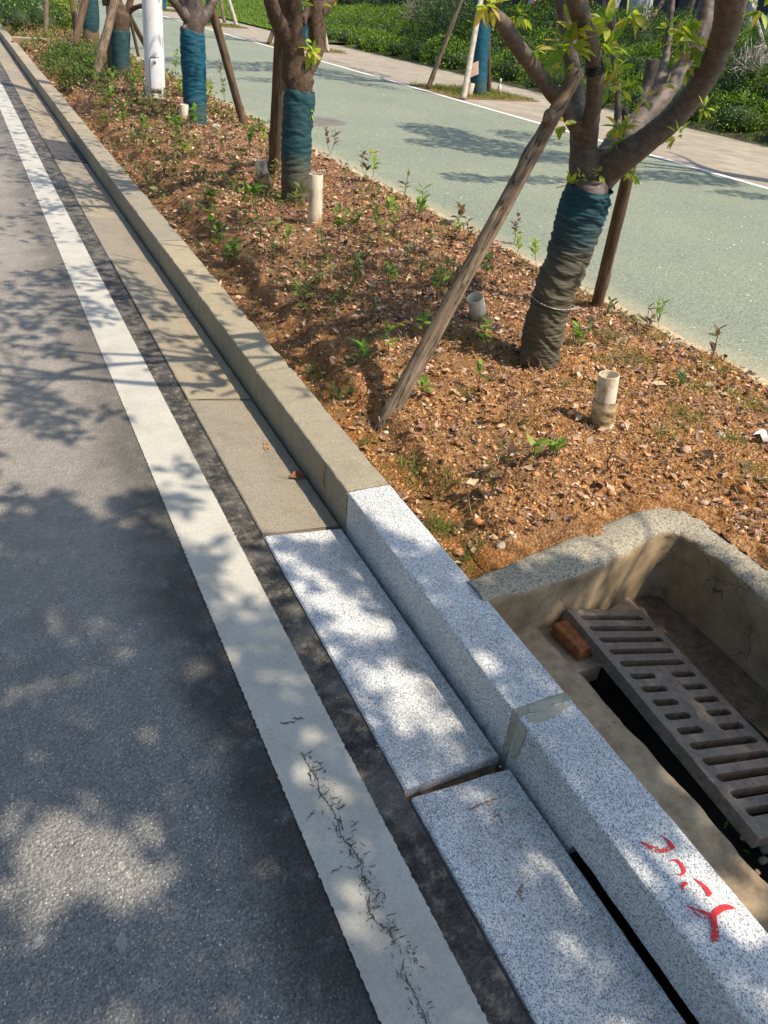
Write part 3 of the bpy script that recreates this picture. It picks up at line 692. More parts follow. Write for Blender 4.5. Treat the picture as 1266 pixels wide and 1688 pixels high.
strokes = [
    ([c4(85, 205), c4(180, 262), c4(280, 290), c4(350, 275), c4(400, 265)], [1.5, 8, 9, 8, 2]),
    ([c4(280, 152), c4(330, 190), c4(365, 235), c4(405, 268)], [1.5, 3, 8, 3]),
    ([c4(365, 385), c4(420, 380), c4(470, 430), c4(492, 480), c4(470, 510), c4(420, 512)], [2, 3.5, 6, 6.5, 4, 1.5]),
    ([c4(485, 655), c4(478, 615), c4(500, 595), c4(540, 598)], [3, 7, 7, 1.5]),
    ([c4(585, 548), c4(640, 590), c4(690, 635), c4(725, 690), c4(745, 705)], [1.5, 4, 7, 9, 3]),
    ([c4(515, 800), c4(600, 832), c4(680, 862), c4(740, 885)], [2, 3.5, 5, 6]),
    ([c4(520, 845), c4(600, 878), c4(680, 903), c4(745, 915)], [2, 3, 3.5, 5]),
    ([c4(742, 895), c4(800, 850), c4(870, 815), c4(955, 822)], [8, 12, 11, 3]),
    ([c4(768, 885), c4(765, 950), c4(778, 1020), c4(776, 1090), c4(775, 1130)], [10, 11, 12, 14, 9])]
for i, (p, wd) in enumerate(strokes):
    mb = MB(); mb.add(*ribbon(p, wd, lambda u, v, l, i=i: on_kerb(u, v, l + i * 0.0002))); mb.build('painted_mark', MAT['redpaint_dry' if i in (0, 6) else 'redpaint'], k0)
mb = MB(); mb.add(*ribbon([(872, 1170), (890, 1164), (910, 1156), (930, 1149)], [9, 17, 13, 6], on_kerb, .0012)); mb.build('mortar_smear', MAT['smear'], k1)
mb = MB(); mb.add(*ribbon([(870, 1184), (892, 1181), (914, 1172), (936, 1161)], [10, 18, 16, 8], on_kerb, .0012)); mb.build('mortar_smear', MAT['smear'], k0)
mb = MB(); mb.add(*ribbon([(858, 1190), (857, 1208), (851, 1230), (845, 1250)], [12, 20, 14, 6], lambda u, v, l: atx(u, v, kf(.88) - .0025))); mb.build('mortar_smear', MAT['smear'], k0)
def on_slab(u, v, l):
    p = at(u, v, 0.0)
    for _ in range(6):
        t = (p[0] - gl(p[1]) - 0.004) / (kf(p[1]) - gl(p[1]) - 0.026); p = at(u, v, 0.006 - 0.037 * t)
    return at(u, v, 0.006 - 0.037 * t + l)
mb = MB()
mb.add(*ribbon([(769, 1337), (790, 1327), (815, 1317), (842, 1308)], [1.5, 4, 3.5, 1.5], on_slab))
mb.add(*ribbon([(808, 1352), (822, 1343), (829, 1358)], [2, 4, 2], on_slab))
mb.add(*ribbon([(862, 1456), (858, 1470), (861, 1484)], [3, 8, 3], on_slab))
mb.build('scratch_mark', MAT['rustmark'], s0)
mb = MB(); mb.add(*ribbon([(438, 725), (439, 736), (443, 745)], [5, 9, 4], on_slab))
mb.build('paint_stain', MAT['orangemark'], slab_mark)
mb = MB(); mb.add(*ribbon([(530, 757), (533, 772), (531, 790), (534, 806)], [2, 6, 6, 2], lambda u, v, l: atx(u, v, kf(2.1) - 0.0035)))
mb.build('paint_stain', MAT['orangemark'], kerb_mark)
# ------------------------------------------------------------------ curb inlet box
def pl_resample(pts, n):
    P = np.array(pts, float); L = np.concatenate([[0], np.cumsum(np.linalg.norm(np.diff(P, axis=0), axis=1))]); t = np.linspace(0, L[-1], n)
    return np.stack([np.interp(t, L, P[:, k]) for k in range(P.shape[1])], 1)
inner = [(1.080, 1.287), (1.3, 1.292), (1.48, 1.300), (1.66, 1.338), (1.76, 1.362), (1.845, 1.374), (1.885, 1.350), (1.892, 1.30), (1.885, 1.0), (1.87, 0.6), (1.86, 0.2), (1.86, -0.45)]
outer = [(1.080, 1.403), (1.3, 1.43), (1.48, 1.458), (1.66, 1.49), (1.80, 1.515), (1.93, 1.53), (2.01, 1.49), (2.035, 1.40), (2.03, 1.05), (2.025, 0.6), (2.02, 0.2), (2.02, -0.45)]
# matched resample per segment
def seg_res(a, b, step):
    A, B = [], []
    for i in range(len(a) - 1):
        n = max(1, int(math.dist(b[i], b[i + 1]) / step))
        for k in range(n):
            t = k / n; A.append([a[i][j] + (a[i + 1][j] - a[i][j]) * t for j in (0, 1)]); B.append([b[i][j] + (b[i + 1][j] - b[i][j]) * t for j in (0, 1)])
    A.append(a[-1]); B.append(b[-1]); return np.array(A), np.array(B)
I_, O_ = seg_res(inner, outer, 0.018)
zin = [-0.42, -0.3, -0.2, -0.12, -0.05, 0.0, 0.04, 0.07, 0.09, 0.105]
V = []
for a, b in zip(I_, O_):
    row = []
    for z in zin: row.append((a[0], a[1], z))
    for t, z in ((0.05, 0.117), (0.14, 0.124), (0.28, 0.128), (0.42, 0.130), (0.56, 0.130), (0.7, 0.128), (0.85, 0.121), (1.0, 0.108), (1.0, 0.06), (1.0, -0.42)):
        row.append((a[0] + (b[0] - a[0]) * t, a[1] + (b[1] - a[1]) * t, z))
    for k, p in enumerate(row):
        am = 0.0045 if k < 6 else 0.010
        d = (b - a); d = d / (np.linalg.norm(d) + 1e-9)
        q = fbm(p, 16, 4) * am + nz(p, 5) * 0.006
        if 6 <= k <= 10: q += 0.010 * max(0, nz(p, 9, 4))
        V.append((p[0] + d[0] * q * (1 if k < 12 else -1), p[1] + d[1] * q * (1 if k < 12 else -1), p[2] + (fbm(p, 30, 4) * 0.0035 + 0.006 * nz(p, 6) if k > 7 and k < 18 else 0)))
nr = 20
box = thing('drain_box', 'open concrete drain box behind the kerb with rounded rough rim', 'drain box', (1.5, 0.6, -0.1))
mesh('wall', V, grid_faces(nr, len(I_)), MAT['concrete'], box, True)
# front wall and floor
def bumpbox(x0, x1, y0, y1, z0, z1, amp, res=0.025, jag=None):
    bm = bmesh.new(); 
    nx = max(1, int((x1 - x0) / res)); ny = max(1, int((y1 - y0) / res)); nzz = max(1, int((z1 - z0) / (res * 2)))
    mbb = MB()
    top = [(x0 + (x1 - x0) * i / nx, y0 + (y1 - y0) * j / ny, z1) for j in range(ny + 1) for i in range(nx + 1)]
    mbb.add(top, grid_faces(nx + 1, ny + 1))
    def side(pa, pb, rev):
        n = max(1, int(math.dist(pa, pb) / res))
        Vv = [(pa[0] + (pb[0] - pa[0]) * i / n, pa[1] + (pb[1] - pa[1]) * i / n, z0 + (z1 - z0) * j / nzz) for j in range(nzz + 1) for i in range(n + 1)]
        mbb.add(Vv, grid_faces(n + 1, nzz + 1))
    side((x0, y0), (x1, y0), 0); side((x1, y0), (x1, y1), 0); side((x1, y1), (x0, y1), 0); side((x0, y1), (x0, y0), 0)
    Vn = []
    for p in mbb.V:
        e = jag(p) if jag else 0.0
        Vn.append((p[0] + amp * fbm(p, 14, 3) + e, p[1] + amp * fbm((p[1], p[0], p[2]), 14, 3), p[2] + amp * 0.7 * fbm(p, 11, 3)))
    mbb.V = Vn
    return mbb
mbq = MB(); mbq.box(1.02, 1.062, -0.6, 0.9, -0.34, -0.03); mbq.box(0.86, 1.03, -0.6, 0.9, -0.24, -0.205); mbq.build('pit_wall', MAT['pitshade'], box)  # dark liner added behind the kerb slot to keep light out
b_ = bumpbox(1.095, 1.297, -0.45, 1.33, -0.11, -0.052, 0.0045, 0.02, lambda p: (0.008 * nz((p[1], 0, 0), 3.2) + 0.006 * nz((p[1], 0, 0), 14)) if p[0] > 1.27 else 0)
b_.build('ledge', MAT['ledge'], box, True)
bumpbox(1.28, 1.40, 1.105, 1.40, -0.13, -0.072, 0.005, 0.02).build('ledge', MAT['ledge'], box, True)
bumpbox(1.39, 1.74, 1.235, 1.40, -0.2, -0.12, 0.005, 0.02).build('ledge', MAT['ledge'], box, True)
bumpbox(1.20, 1.27, -0.45, 1.2, -0.75, -0.112, 0.006, 0.03).build('pit_wall', MAT['pitshade'], box, True)
bumpbox(1.24, 1.38, 1.14, 1.2, -0.75, -0.132, 0.006, 0.03).build('pit_wall', MAT['pitshade'], box, True)
bumpbox(1.36, 1.76, 1.25, 1.30, -0.75, -0.202, 0.006, 0.03).build('pit_wall', MAT['pitshade'], box, True)
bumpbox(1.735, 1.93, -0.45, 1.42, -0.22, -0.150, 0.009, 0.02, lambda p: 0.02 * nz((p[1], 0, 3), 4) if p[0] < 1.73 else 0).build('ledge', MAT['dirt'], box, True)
mbp = bumpbox(1.20, 1.80, -0.45, 1.3, -0.74, -0.46, 0.02, 0.03); mbp.build('pit_floor', MAT['pitshade'], box, True)
bumpbox(1.745, 1.80, -0.45, 1.3, -0.75, -0.225, 0.006, 0.03).build('pit_wall', MAT['pitshade'], box, True)
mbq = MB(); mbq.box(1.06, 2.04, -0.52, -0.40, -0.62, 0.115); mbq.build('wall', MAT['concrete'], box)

# grate: plate pierced by slots
def gridplate(xs, ys, solid, z0, z1):
    V = {}; L = []; Fc = []
    def vid(i, j, k):
        key = (i, j, k)
        if key not in V: V[key] = len(L); L.append((xs[i], ys[j], (z0, z1)[k]))
        return V[key]
    nx, ny = len(xs) - 1, len(ys) - 1
    S = lambda i, j: 0 <= i < nx and 0 <= j < ny and solid(i, j)
    for i in range(nx):
        for j in range(ny):
            if not S(i, j): continue
            Fc.append((vid(i, j, 1), vid(i + 1, j, 1), vid(i + 1, j + 1, 1), vid(i, j + 1, 1)))
            Fc.append((vid(i, j, 0), vid(i, j + 1, 0), vid(i + 1, j + 1, 0), vid(i + 1, j, 0)))
            if not S(i - 1, j): Fc.append((vid(i, j, 0), vid(i, j, 1), vid(i, j + 1, 1), vid(i, j + 1, 0)))
            if not S(i + 1, j): Fc.append((vid(i + 1, j, 0), vid(i + 1, j + 1, 0), vid(i + 1, j + 1, 1), vid(i + 1, j, 1)))
            if not S(i, j - 1): Fc.append((vid(i, j, 0), vid(i + 1, j, 0), vid(i + 1, j, 1), vid(i, j, 1)))
            if not S(i, j + 1): Fc.append((vid(i, j + 1, 0), vid(i, j + 1, 1), vid(i + 1, j + 1, 1), vid(i + 1, j + 1, 0)))
    return L, Fc
GL, GW, GT = 0.80, 0.30, 0.036
gxs = [0, 0.030, 0.036, 0.120, 0.126, 0.198, 0.204, 0.290, 0.296, 0.326]
pitch = GL / 15.9; gys = [0.0]; rows = []
yy = 0.028
for k in range(15):
    c_ = 0.004
    gys += [yy, yy + c_, yy + pitch * 0.46 - c_, yy + pitch * 0.46]; yy += pitch * 0.985
gys += [GL]
def gsolid(i, j):
    k, q = divmod(j - 1, 4)
    if j == 0 or q == 3 or k >= 15: return True
    pair = 5 <= k < 10
    if pair:
        holes = ((1, 3), (6, 8)) if q != 1 else ((1, 3), (6, 8))
        ends = (1, 3, 5, 7) if q != 1 else ()
        # cells: slot A spans columns 1..3, slot B spans 5..7 (columns 1,3,5,7 are narrow ends)
        if q == 1: return not (1 <= i <= 3 or 5 <= i <= 7)
        return not (i == 2 or i == 6)
    if q == 1: return not (1 <= i <= 7)
    return not (2 <= i <= 6)
V, Fc = gridplate(gxs, gys, gsolid, -GT, 0)
A = np.array([1.395, 1.288, -0.002]); B = np.array([1.672, 1.270, -0.078])
nlp = at(1258, 1362, -0.030)
uu = (B - A) / np.linalg.norm(B - A); vv = nlp - A; vv -= uu * vv.dot(uu); vv /= np.linalg.norm(vv); ww = np.cross(uu, -vv); ww = ww if ww[2] > 0 else -ww
gt = [A + uu * p[0] + vv * p[1] + ww * p[2] for p in V]
g = mesh('drain_grate', gt, Fc, MAT['iron'], loc=tuple(A)); addmod_bevel(g, 0.0035, 2, 50)
tag(g, 'tilted dark cast iron drain grate with rows of slots, propped on a brick', 'drain grate')
# debris on the grate
def rock(name, c, s, mat, seed=0, flat=0.6, parent=None, lab=None, sub=2, rot=0.0, cat='stone', group=None):
    bm = bmesh.new(); bmesh.ops.create_icosphere(bm, subdivisions=sub, radius=1.0)
    cr, sr = math.cos(rot), math.sin(rot); V = []
    sx, sy, sz = (s, s * 0.75, s * flat) if not hasattr(s, '__len__') else s
    for v in bm.verts:
        p = v.co; k = 1 + 0.28 * nz(p, 1.3, seed) + 0.10 * nz(p, 4, seed)
        x, y, z = p.x * sx * k, p.y * sy * k, p.z * sz * k
        V.append((c[0] + x * cr - y * sr, c[1] + x * sr + y * cr, c[2] + z))
    Fc = [tuple(v.index for v in f.verts) for f in bm.faces]; bm.free()
    o = mesh(name, V, Fc, mat, parent, sub > 1, None, None if parent is not None else tuple(c))
    if lab: tag(o, lab, cat, group)
    return o
# brick under the grate corner
bq = at(935, 1046, -0.035)
mb = MB(); mb.box(-0.115, 0.115, -0.055, 0.055, -0.028, 0.028)
b0 = at(903, 1018, -0.012); b1 = at(962, 1076, -0.014)
ang = math.atan2(b1[1] - b0[1], b1[0] - b0[0]); ctr = (b0 + b1) / 2
u1 = np.array([math.cos(ang), math.sin(ang)]); n1 = np.array([-u1[1], u1[0]])
L2 = np.linalg.norm((b1 - b0)[:2]) / 2
Vb = []
for p in mb.V:
    q = ctr[:2] + u1 * p[0] * (L2 * 0.8 / 0.115) + n1 * (p[1] * .7 + 0.046); Vb.append((q[0], q[1], -0.047 + p[2] * .85))
bo = mesh('brick', Vb, mb.F, MAT['brick'], loc=(ctr[0], ctr[1], -0.05)); addmod_bevel(bo, 0.007, 3)
tag(bo, 'worn red brick propping up the far corner of the drain grate', 'brick')
# rubble lying in the pit
for k, (u, v, s) in enumerate([(1262, 1398, 0.022), (1258, 1418, 0.016), (1248, 1438, 0.012), (1225, 1380, 0.012)]):
    p = at(u, v, -0.43); rock('stone', p, s, MAT['stone'], 50 + k, lab='pale stone in the dark pit, %s below the grate corner' % ['large one right', 'second', 'small third', 'small one left'][k], group='stones in the pit')
V_, F_, C_ = leaves([at(1234, 1390, -0.44), at(1200, 1352, -0.44), at(1244, 1392, -0.44), at(1238, 1408, -0.44), at(1230, 1384, -0.44)], rdir(5), [[0, 0, 1]] * 5, 0.03, 0.012, pick([(0.15, 0.35, 0.06)], 5), True)
stuff(mesh('fallen_leaves', V_, F_, MAT['leaf'], col=C_), 'small green leaves fallen into the drain pit', 'leaves')

# far inlet box wall across the bed
p0 = ground_at(32, 78); p1 = ground_at(112, 74)
mb = bumpbox(p0[0] - 0.1, p0[0] + 1.3, p0[1] - 0.1, p0[1] + 0.12, -0.2, 0.2, 0.01, 0.05)
o = mb.build('concrete_wall', MAT['concrete'], smooth=True, loc=(p0[0], p0[1], 0)); tag(o, 'low concrete wall of another drain box far along the planting bed', 'wall')

# ------------------------------------------------------------------ trees
def limb_pts(pxs, ys):
    return [aty(u, v, y_) for (u, v), y_ in zip(pxs, ys)]
ALLT = []
def tubes_to(mbx, limbs, seg=18, res=0.03, amp=0.08):
    for pts, rad in limbs:
        def d(a, L, p): return 0.0
        V, Fc = tube(pts, rad, seg, None, True, res); 
        V2 = []
        mbx.add(V, Fc)
def remesh(o, vox, sm_it=2):
    m = o.modifiers.new('join', 'REMESH'); m.mode = 'VOXEL'; m.voxel_size = vox; m.use_smooth_shade = True
    s = o.modifiers.new('smooth', 'SMOOTH'); s.factor = 0.5; s.iterations = sm_it
    t = bpy.data.textures.get('knots') or bpy.data.textures.new('knots', 'CLOUDS'); t.noise_scale = 0.05; t.noise_depth = 3
    dm = o.modifiers.new('bumps', 'DISPLACE'); dm.texture = t; dm.strength = 0.010; dm.mid_level = 0.5; dm.texture_coords = 'LOCAL'
def wrap_tube(pts, rad, seed, folds=0.011, seg=56, res=0.006):
    fq = 26 if res < 0.01 else 17 if res < 0.02 else 9
    def d(a, L, p):
        ca, sa = math.cos(a), math.sin(a)
        q = (ca * 0.6 + seed, sa * 0.6, L * fq + 0.9 * ca + 0.9 * math.sin(a * 2 + L * 7 + seed))
        f = 1 - abs(noise.noise(Vector(q))) * 2.0
        q2 = (ca * 1.1 + seed, sa * 1.1, L * fq * 2.3)
        f2 = 1 - abs(noise.noise(Vector(q2))) * 2.0
        return folds * (f * 0.8 + f2 * 0.45) + 0.006 * noise.noise(Vector((ca, sa, L * 4 + seed)))
    return tube(pts, rad, seg, d, False, res)

CLUST = {}
def sprout(P, n=5, L=0.075, col=None, droop=0.4, up=None, wd=0.40):
    """small spray of young leaves at P"""
    P = np.array(P, float); D = rdir(n, 0.15); D[:, 2] -= droop * 0.5
    N = rdir(n, 1.4)
    base = P + D * 0.012
    c = pick(col or [(0.30, 0.40, 0.04), (0.42, 0.44, 0.06), (0.46, 0.35, 0.08), (0.20, 0.33, 0.03), (0.36, 0.42, 0.05)], n, 0.15)
    Ls = L * RNG.uniform(0.55, 1.1, n)
    return leaves(base, D, N, Ls, Ls * wd, c, True, 0.8)
def cat(lst):
    V, Fc, C = [], [], []; o = 0
    for v, f, c in lst: V.append(v); Fc.append(f + o); C.append(c); o += len(v)
    return np.concatenate(V), np.concatenate(Fc), np.concatenate(C)

def grow_twigs(tips, depth, rng, filt, out, clusters, length=0.7, r=0.016):
    for (p, d, rr) in tips:
        k = 3 if depth > 1 else 2
        for _ in range(k):
            for tr in range(12):
                dd = d + np.array([rng.uniform(-.8, .8), rng.uniform(-.8, .8), rng.uniform(-.25, .7)]); dd /= np.linalg.norm(dd)
                L = length * rng.uniform(0.6, 1.1); q = p + dd * L
                mid = (p + q) / 2 + np.array([rng.uniform(-.05, .05) for _ in range(3)])
                if not filt([mid, q]): break
            else: continue
            out.append(([p, mid, q], [rr, rr * 0.8, rr * 0.55]))
            for t in (0.4, 0.6, 0.8, 1.0): clusters.append(p + (q - p) * t)
            if depth > 1: grow_twigs([(q, dd, rr * 0.55)], depth - 1, rng, filt, out, clusters, length * 0.75, r)
def bad(pts): return bool(inframe(np.array(pts), 40).any())

# desired shade on the ground seen by the camera: 0 = sunlit, 1 = shaded (drives where crown leaves sit)
LIT = [  # (u, v, ru, rv, rot deg, strength)
 (125, 1420, 118, 78, 10, 1), (60, 1470, 60, 50, 0, 1), (235, 1470, 70, 30, 15, .9), (260, 1385, 45, 22, 20, .6), (140, 1115, 26, 16, 0, .9), (68, 1150, 14, 34, 0, .7), (10, 1140, 20, 18, 0, .8),
 (325, 1100, 30, 16, 0, .5), (345, 1135, 60, 26, 20, .45), (335, 1208, 20, 14, 0, .6), (335, 1272, 28, 18, 30, .6), (15, 1335, 22, 14, 0, .7), (82, 1235, 16, 10, 0, .5), (160, 1340, 22, 16, 0, .4),
 (80, 1085, 30, 10, 0, .4), (10, 1020, 20, 14, 0, .6), (200, 1590, 40, 18, 0, .4), (310, 1675, 30, 12, 0, .6), (60, 1560, 60, 24, 10, .35), (120, 1040, 60, 14, 0, .5), (350, 1435, 40, 20, 0, .35),
 # white line
 (385, 1010, 30, 14, 0, .5), (392, 1073, 30, 14, 0, .9), (480, 1120, 38, 20, 0, .9), (500, 1262, 30, 30, 0, .8), (512, 1296, 24, 22, 0, .9), (468, 1285, 14, 10, 0, .6), (572, 1320, 22, 18, 0, .9), (578, 1345, 20, 14, 0, .8),
 (565, 1440, 26, 22, 0, .4), (580, 1495, 46, 42, 20, 1), (530, 1410, 20, 14, 0, .5), (400, 950, 60, 30, 20, .7), (330, 940, 40, 30, 0, .4), (360, 905, 50, 20, 0, .3),
 # dark strip
 (540, 1190, 22, 18, 0, .6), (575, 1245, 30, 20, 0, .5), (470, 985, 30, 30, 0, .7), (505, 1060, 30, 26, 0, .7), (450, 925, 22, 22, 0, .5),
 # slab 1
 (520, 885, 34, 12, 0, .9), (485, 928, 30, 16, 20, .9), (535, 945, 34, 16, 0, .8), (580, 1010, 70, 34, 25, 1), (560, 990, 40, 20, 0, .9), (640, 1030, 40, 26, 30, .9), (600, 1095, 60, 16, 10, .9),
 (690, 1130, 60, 32, 30, .95), (640, 1140, 50, 26, 0, .9), (670, 1190, 40, 28, 0, .8), (735, 1190, 40, 30, 20, .8), (745, 1245, 40, 18, -10, .9), (790, 1215, 30, 14, 30, .7), (600, 1150, 22, 20, 0, .6),
 # slab 2
 (738, 1332, 24, 22, 20, 1), (833, 1318, 16, 12, 0, .9), (900, 1425, 56, 26, 35, .9), (893, 1415, 30, 26, 30, .6), (985, 1600, 60, 36, 35, .75), (975, 1540, 40, 20, 20, .3), (870, 1480, 24, 40, 0, .5), (1000, 1660, 40, 16, 10, .4),
 # kerb top
 (668, 822, 46, 14, 30, 1), (700, 862, 30, 18, 30, .9), (742, 900, 40, 16, 20, .7), (640, 820, 18, 24, 0, .9), (800, 965, 30, 20, 0, .5), (812, 1085, 22, 14, 0, .9), (760, 960, 30, 12, 0, .5), (915, 1120, 26, 12, 0, .7), (925, 1190, 18, 14, 0, .7),
 (1095, 1425, 70, 42, 35, 1), (1170, 1490, 70, 44, 35, 1), (1240, 1580, 60, 34, 35, 1), (1190, 1560, 50, 30, 35, .8), (1190, 1640, 30, 20, 0, .6), (1260, 1480, 60, 60, 0, .9),
 # box
 (1080, 860, 130, 34, -20, 1), (1210, 900, 120, 60, 30, 1), (975, 990, 80, 34, -18, .9), (1010, 960, 60, 40, -30, .9), (1000, 1005, 70, 10, 0, .9), (1035, 1062, 50, 12, 0, .7), (1140, 1180, 60, 60, 40, .55), (1220, 1260, 60, 60, 40, .6),
 (1050, 1190, 26, 18, 30, .7), (1110, 1290, 50, 30, 40, .8), (1180, 1360, 40, 30, 40, .9), (1235, 1440, 50, 40, 40, .9), (930, 1075, 20, 12, 0, .3), (880, 1010, 30, 10, 0, .2)]
DARK = [ # in the otherwise sunny upper area
 (45, 850, 100, 42, 5, .95), (140, 905, 110, 48, 12, .95), (235, 830, 52, 20, -10, .75), (270, 940, 90, 46, 0, .9), (330, 920, 30, 22, 0, .6), (230, 900, 50, 30, 0, .7), (30, 940, 60, 40, 0, .8), (150, 975, 200, 28, 0, .9),
 (40, 660, 75, 26, 8, .9), (80, 700, 60, 22, 15, .85), (110, 725, 22, 10, 0, .7), (180, 676, 50, 10, 4, .55), (25, 640, 40, 12, 0, .7),
 (50, 555, 70, 26, 25, .6), (30, 515, 50, 20, 10, .6), (100, 500, 70, 18, 8, .65), (125, 535, 40, 14, 10, .6), (80, 460, 60, 10, 10, .6), (25, 470, 30, 8, 0, .6), (110, 445, 30, 10, 0, .4),
 (160, 520, 40, 20, 0, .5), (250, 590, 20, 22, 0, .3), (300, 780, 30, 26, 0, .5), (310, 830, 26, 14, 0, .3), (345, 790, 20, 14, 0, .3),
 (215, 480, 60, 24, 20, .65), (260, 510, 40, 16, 0, .6), (180, 440, 40, 16, 0, .4), (300, 560, 60, 16, 10, .5), (340, 600, 40, 16, 10, .5),
 (60, 380, 90, 22, 10, .45), (30, 250, 40, 20, 0, .7), (100, 300, 60, 30, 0, .4), (160, 330, 60, 20, 0, .5), (80, 290, 30, 12, 0, .3), (60, 200, 60, 40, 0, .35), (130, 260, 50, 16, 0, .4),
 # bed
 (640, 470, 110, 40, 10, .8), (540, 530, 70, 40, 30, .8), (560, 430, 70, 30, 10, .6), (700, 520, 60, 24, 10, .7), (560, 590, 36, 46, 0, .8), (480, 500, 50, 26, 0, .6), (430, 380, 130, 40, 20, .4), (330, 350, 90, 30, 20, .6), (280, 300, 90, 28, 20, .6), (230, 240, 100, 22, 10, .5),
 (760, 470, 60, 14, 0, .5), (700, 560, 40, 12, 0, .4), (450, 470, 40, 30, 0, .5), (380, 420, 60, 30, 20, .5), (130, 100, 80, 26, 20, .75), (60, 60, 40, 20, 0, .5),
 (400, 500, 40, 16, 10, .4), (520, 640, 26, 16, 0, .4), (330, 460, 24, 12, 0, .35), (430, 560, 30, 10, 5, .4), (210, 300, 36, 16, 0, .5)]
# green path, from the far trees' crowns
GREEN = [(720, 218, 75, 11, 10, .95), (790, 240, 90, 14, 8, .95), (900, 258, 70, 10, 4, .9), (700, 234, 46, 6, 5, .8), (860, 225, 60, 8, 10, .6), (760, 291, 46, 7, 4, .95), (860, 293, 60, 6, 2, .8), (1010, 285, 80, 8, 5, .7), (1120, 292, 90, 9, 6, .9), (1210, 318, 50, 5, 6, .8),
 (460, 112, 60, 9, 6, .9), (380, 108, 60, 8, 4, .9), (300, 100, 40, 7, 2, .9), (540, 122, 60, 8, 10, .8), (430, 131, 50, 4, 4, .7), (610, 140, 50, 3, 8, .7), (290, 30, 40, 5, 5, .6), (300, 55, 50, 4, 5, .5), (380, 62, 60, 3, 8, .5), (580, 100, 60, 8, 8, .6),(640,120,70,6,8,.6)]
def ell(u, v, E, gr=1.0):
    best = np.zeros_like(u)
    for (a, b, ra, rb, rot, st) in E:
        c, s = math.cos(math.radians(rot)), math.sin(math.radians(rot)); du, dv = u - a, v - b
        x = (du * c + dv * s) / (ra * gr); y_ = (-du * s + dv * c) / (rb * gr); q = x * x + y_ * y_
        best = np.maximum(best, st * np.clip((1.15 - q) / 0.35, 0, 1))
    return best
def _px(P): u_, v_, _ = proj(P); return float(u_[0]), float(v_[0])
SUNNY = []
for (u_, v_) in ((792, 533), (440, 317), (305, 208), (519, 370)):
    g_ = ground_at(u_, v_)
    for h_ in (0, .12, .24, .36): SUNNY.append((*_px([g_[0] - SK[0] * (h_ + .1), g_[1] - SK[1] * (h_ + .1), 0]), 34, 26, 0, 1))
def shade_want(u, v):
    lit = ell(u, v, LIT, 1.2); dk = ell(u, v, DARK)
    low = np.clip((v - (985 - 0.0 * u)) / 40, 0, 1)                     # below this line shade rules
    nearside = 1 - np.clip((u - (560 + (v - 880) * 0.78)) / 20, 0, 1) * np.clip((980 - v) / 60, 0, 1) # bed stays sunny
    low2 = np.clip((v - 880) / 30, 0, 1) * np.clip((u - 420) / 40, 0, 1)
    base = np.maximum(low, low2) * 0.96
    bed = np.clip((u - (640 + (v - 800) * 0.86)) / 25, 0, 1) * np.clip((960 - v) / 30, 0, 1)
    base = base * (1 - bed)
    return np.clip(np.maximum(base * (1 - lit), dk * (1 - ell(u, v, SUNNY))), 0, 1)

def shade_leaves(n, gx, gy, zr, wantf, gz=0.0, L=0.085):
    G = np.stack([RNG.uniform(gx[0], gx[1], n), RNG.uniform(gy[0], gy[1], n), np.full(n, gz)], 1)
    if gz < .115:                                   # follow the sun ray to whichever surface it meets
        Z = np.zeros(n); up = G[:, :2] + KT * SK; x_, y_ = up[:, 0], up[:, 1]; inner = (x_ > kb(y_)) & (x_ < 1.88) & (y_ < 1.32)
        Z = np.where((x_ > kf(y_)) & ~inner, KT, Z); lo = G[:, :2] - .055 * SK
        Z = np.where((Z == 0) & (lo[:, 0] > kb(lo[:, 1])) & (lo[:, 0] < 1.9) & (lo[:, 1] < 1.33), -.055, Z)
        G2 = G.copy(); G2[:, 2] = 0; G2[:, :2] += Z[:, None] * SK; G2[:, 2] = Z
    else: G2 = G
    u, v, d = proj(G2); vis = (d > 0.1) & (u > -10) & (u < 1276) & (v > -10) & (v < 1700)
    want = np.where(vis, wantf(u, v), 0.45)
    # break up evenly with a clumpy noise
    nn = np.array([nz((g_[0], g_[1], 0), 5.5, 11) for g_ in G])
    keep = RNG.uniform(0, 1, n) < want ** 1.3 * np.clip(1.1 + 0.6 * nn, 0.4, 1.3)
    G = G[keep]; z = RNG.uniform(zr[0], zr[1], len(G)); P = G.copy(); P[:, 0] += SK[0] * z; P[:, 1] += SK[1] * z; P[:, 2] = z
    P = P[~inframe(P, 60)]
    m = len(P); D = rdir(m); D[:, 2] -= 0.3; N = rdir(m, 1.0) + np.array([SK[0], SK[1], 1]) * 0.6
    Ls = L * RNG.uniform(0.7, 1.2, m)
    return leaves(P, D, N, Ls, Ls * 0.42, pick([(0.07, 0.15, 0.02), (0.10, 0.19, 0.03), (0.05, 0.11, 0.02)], m))

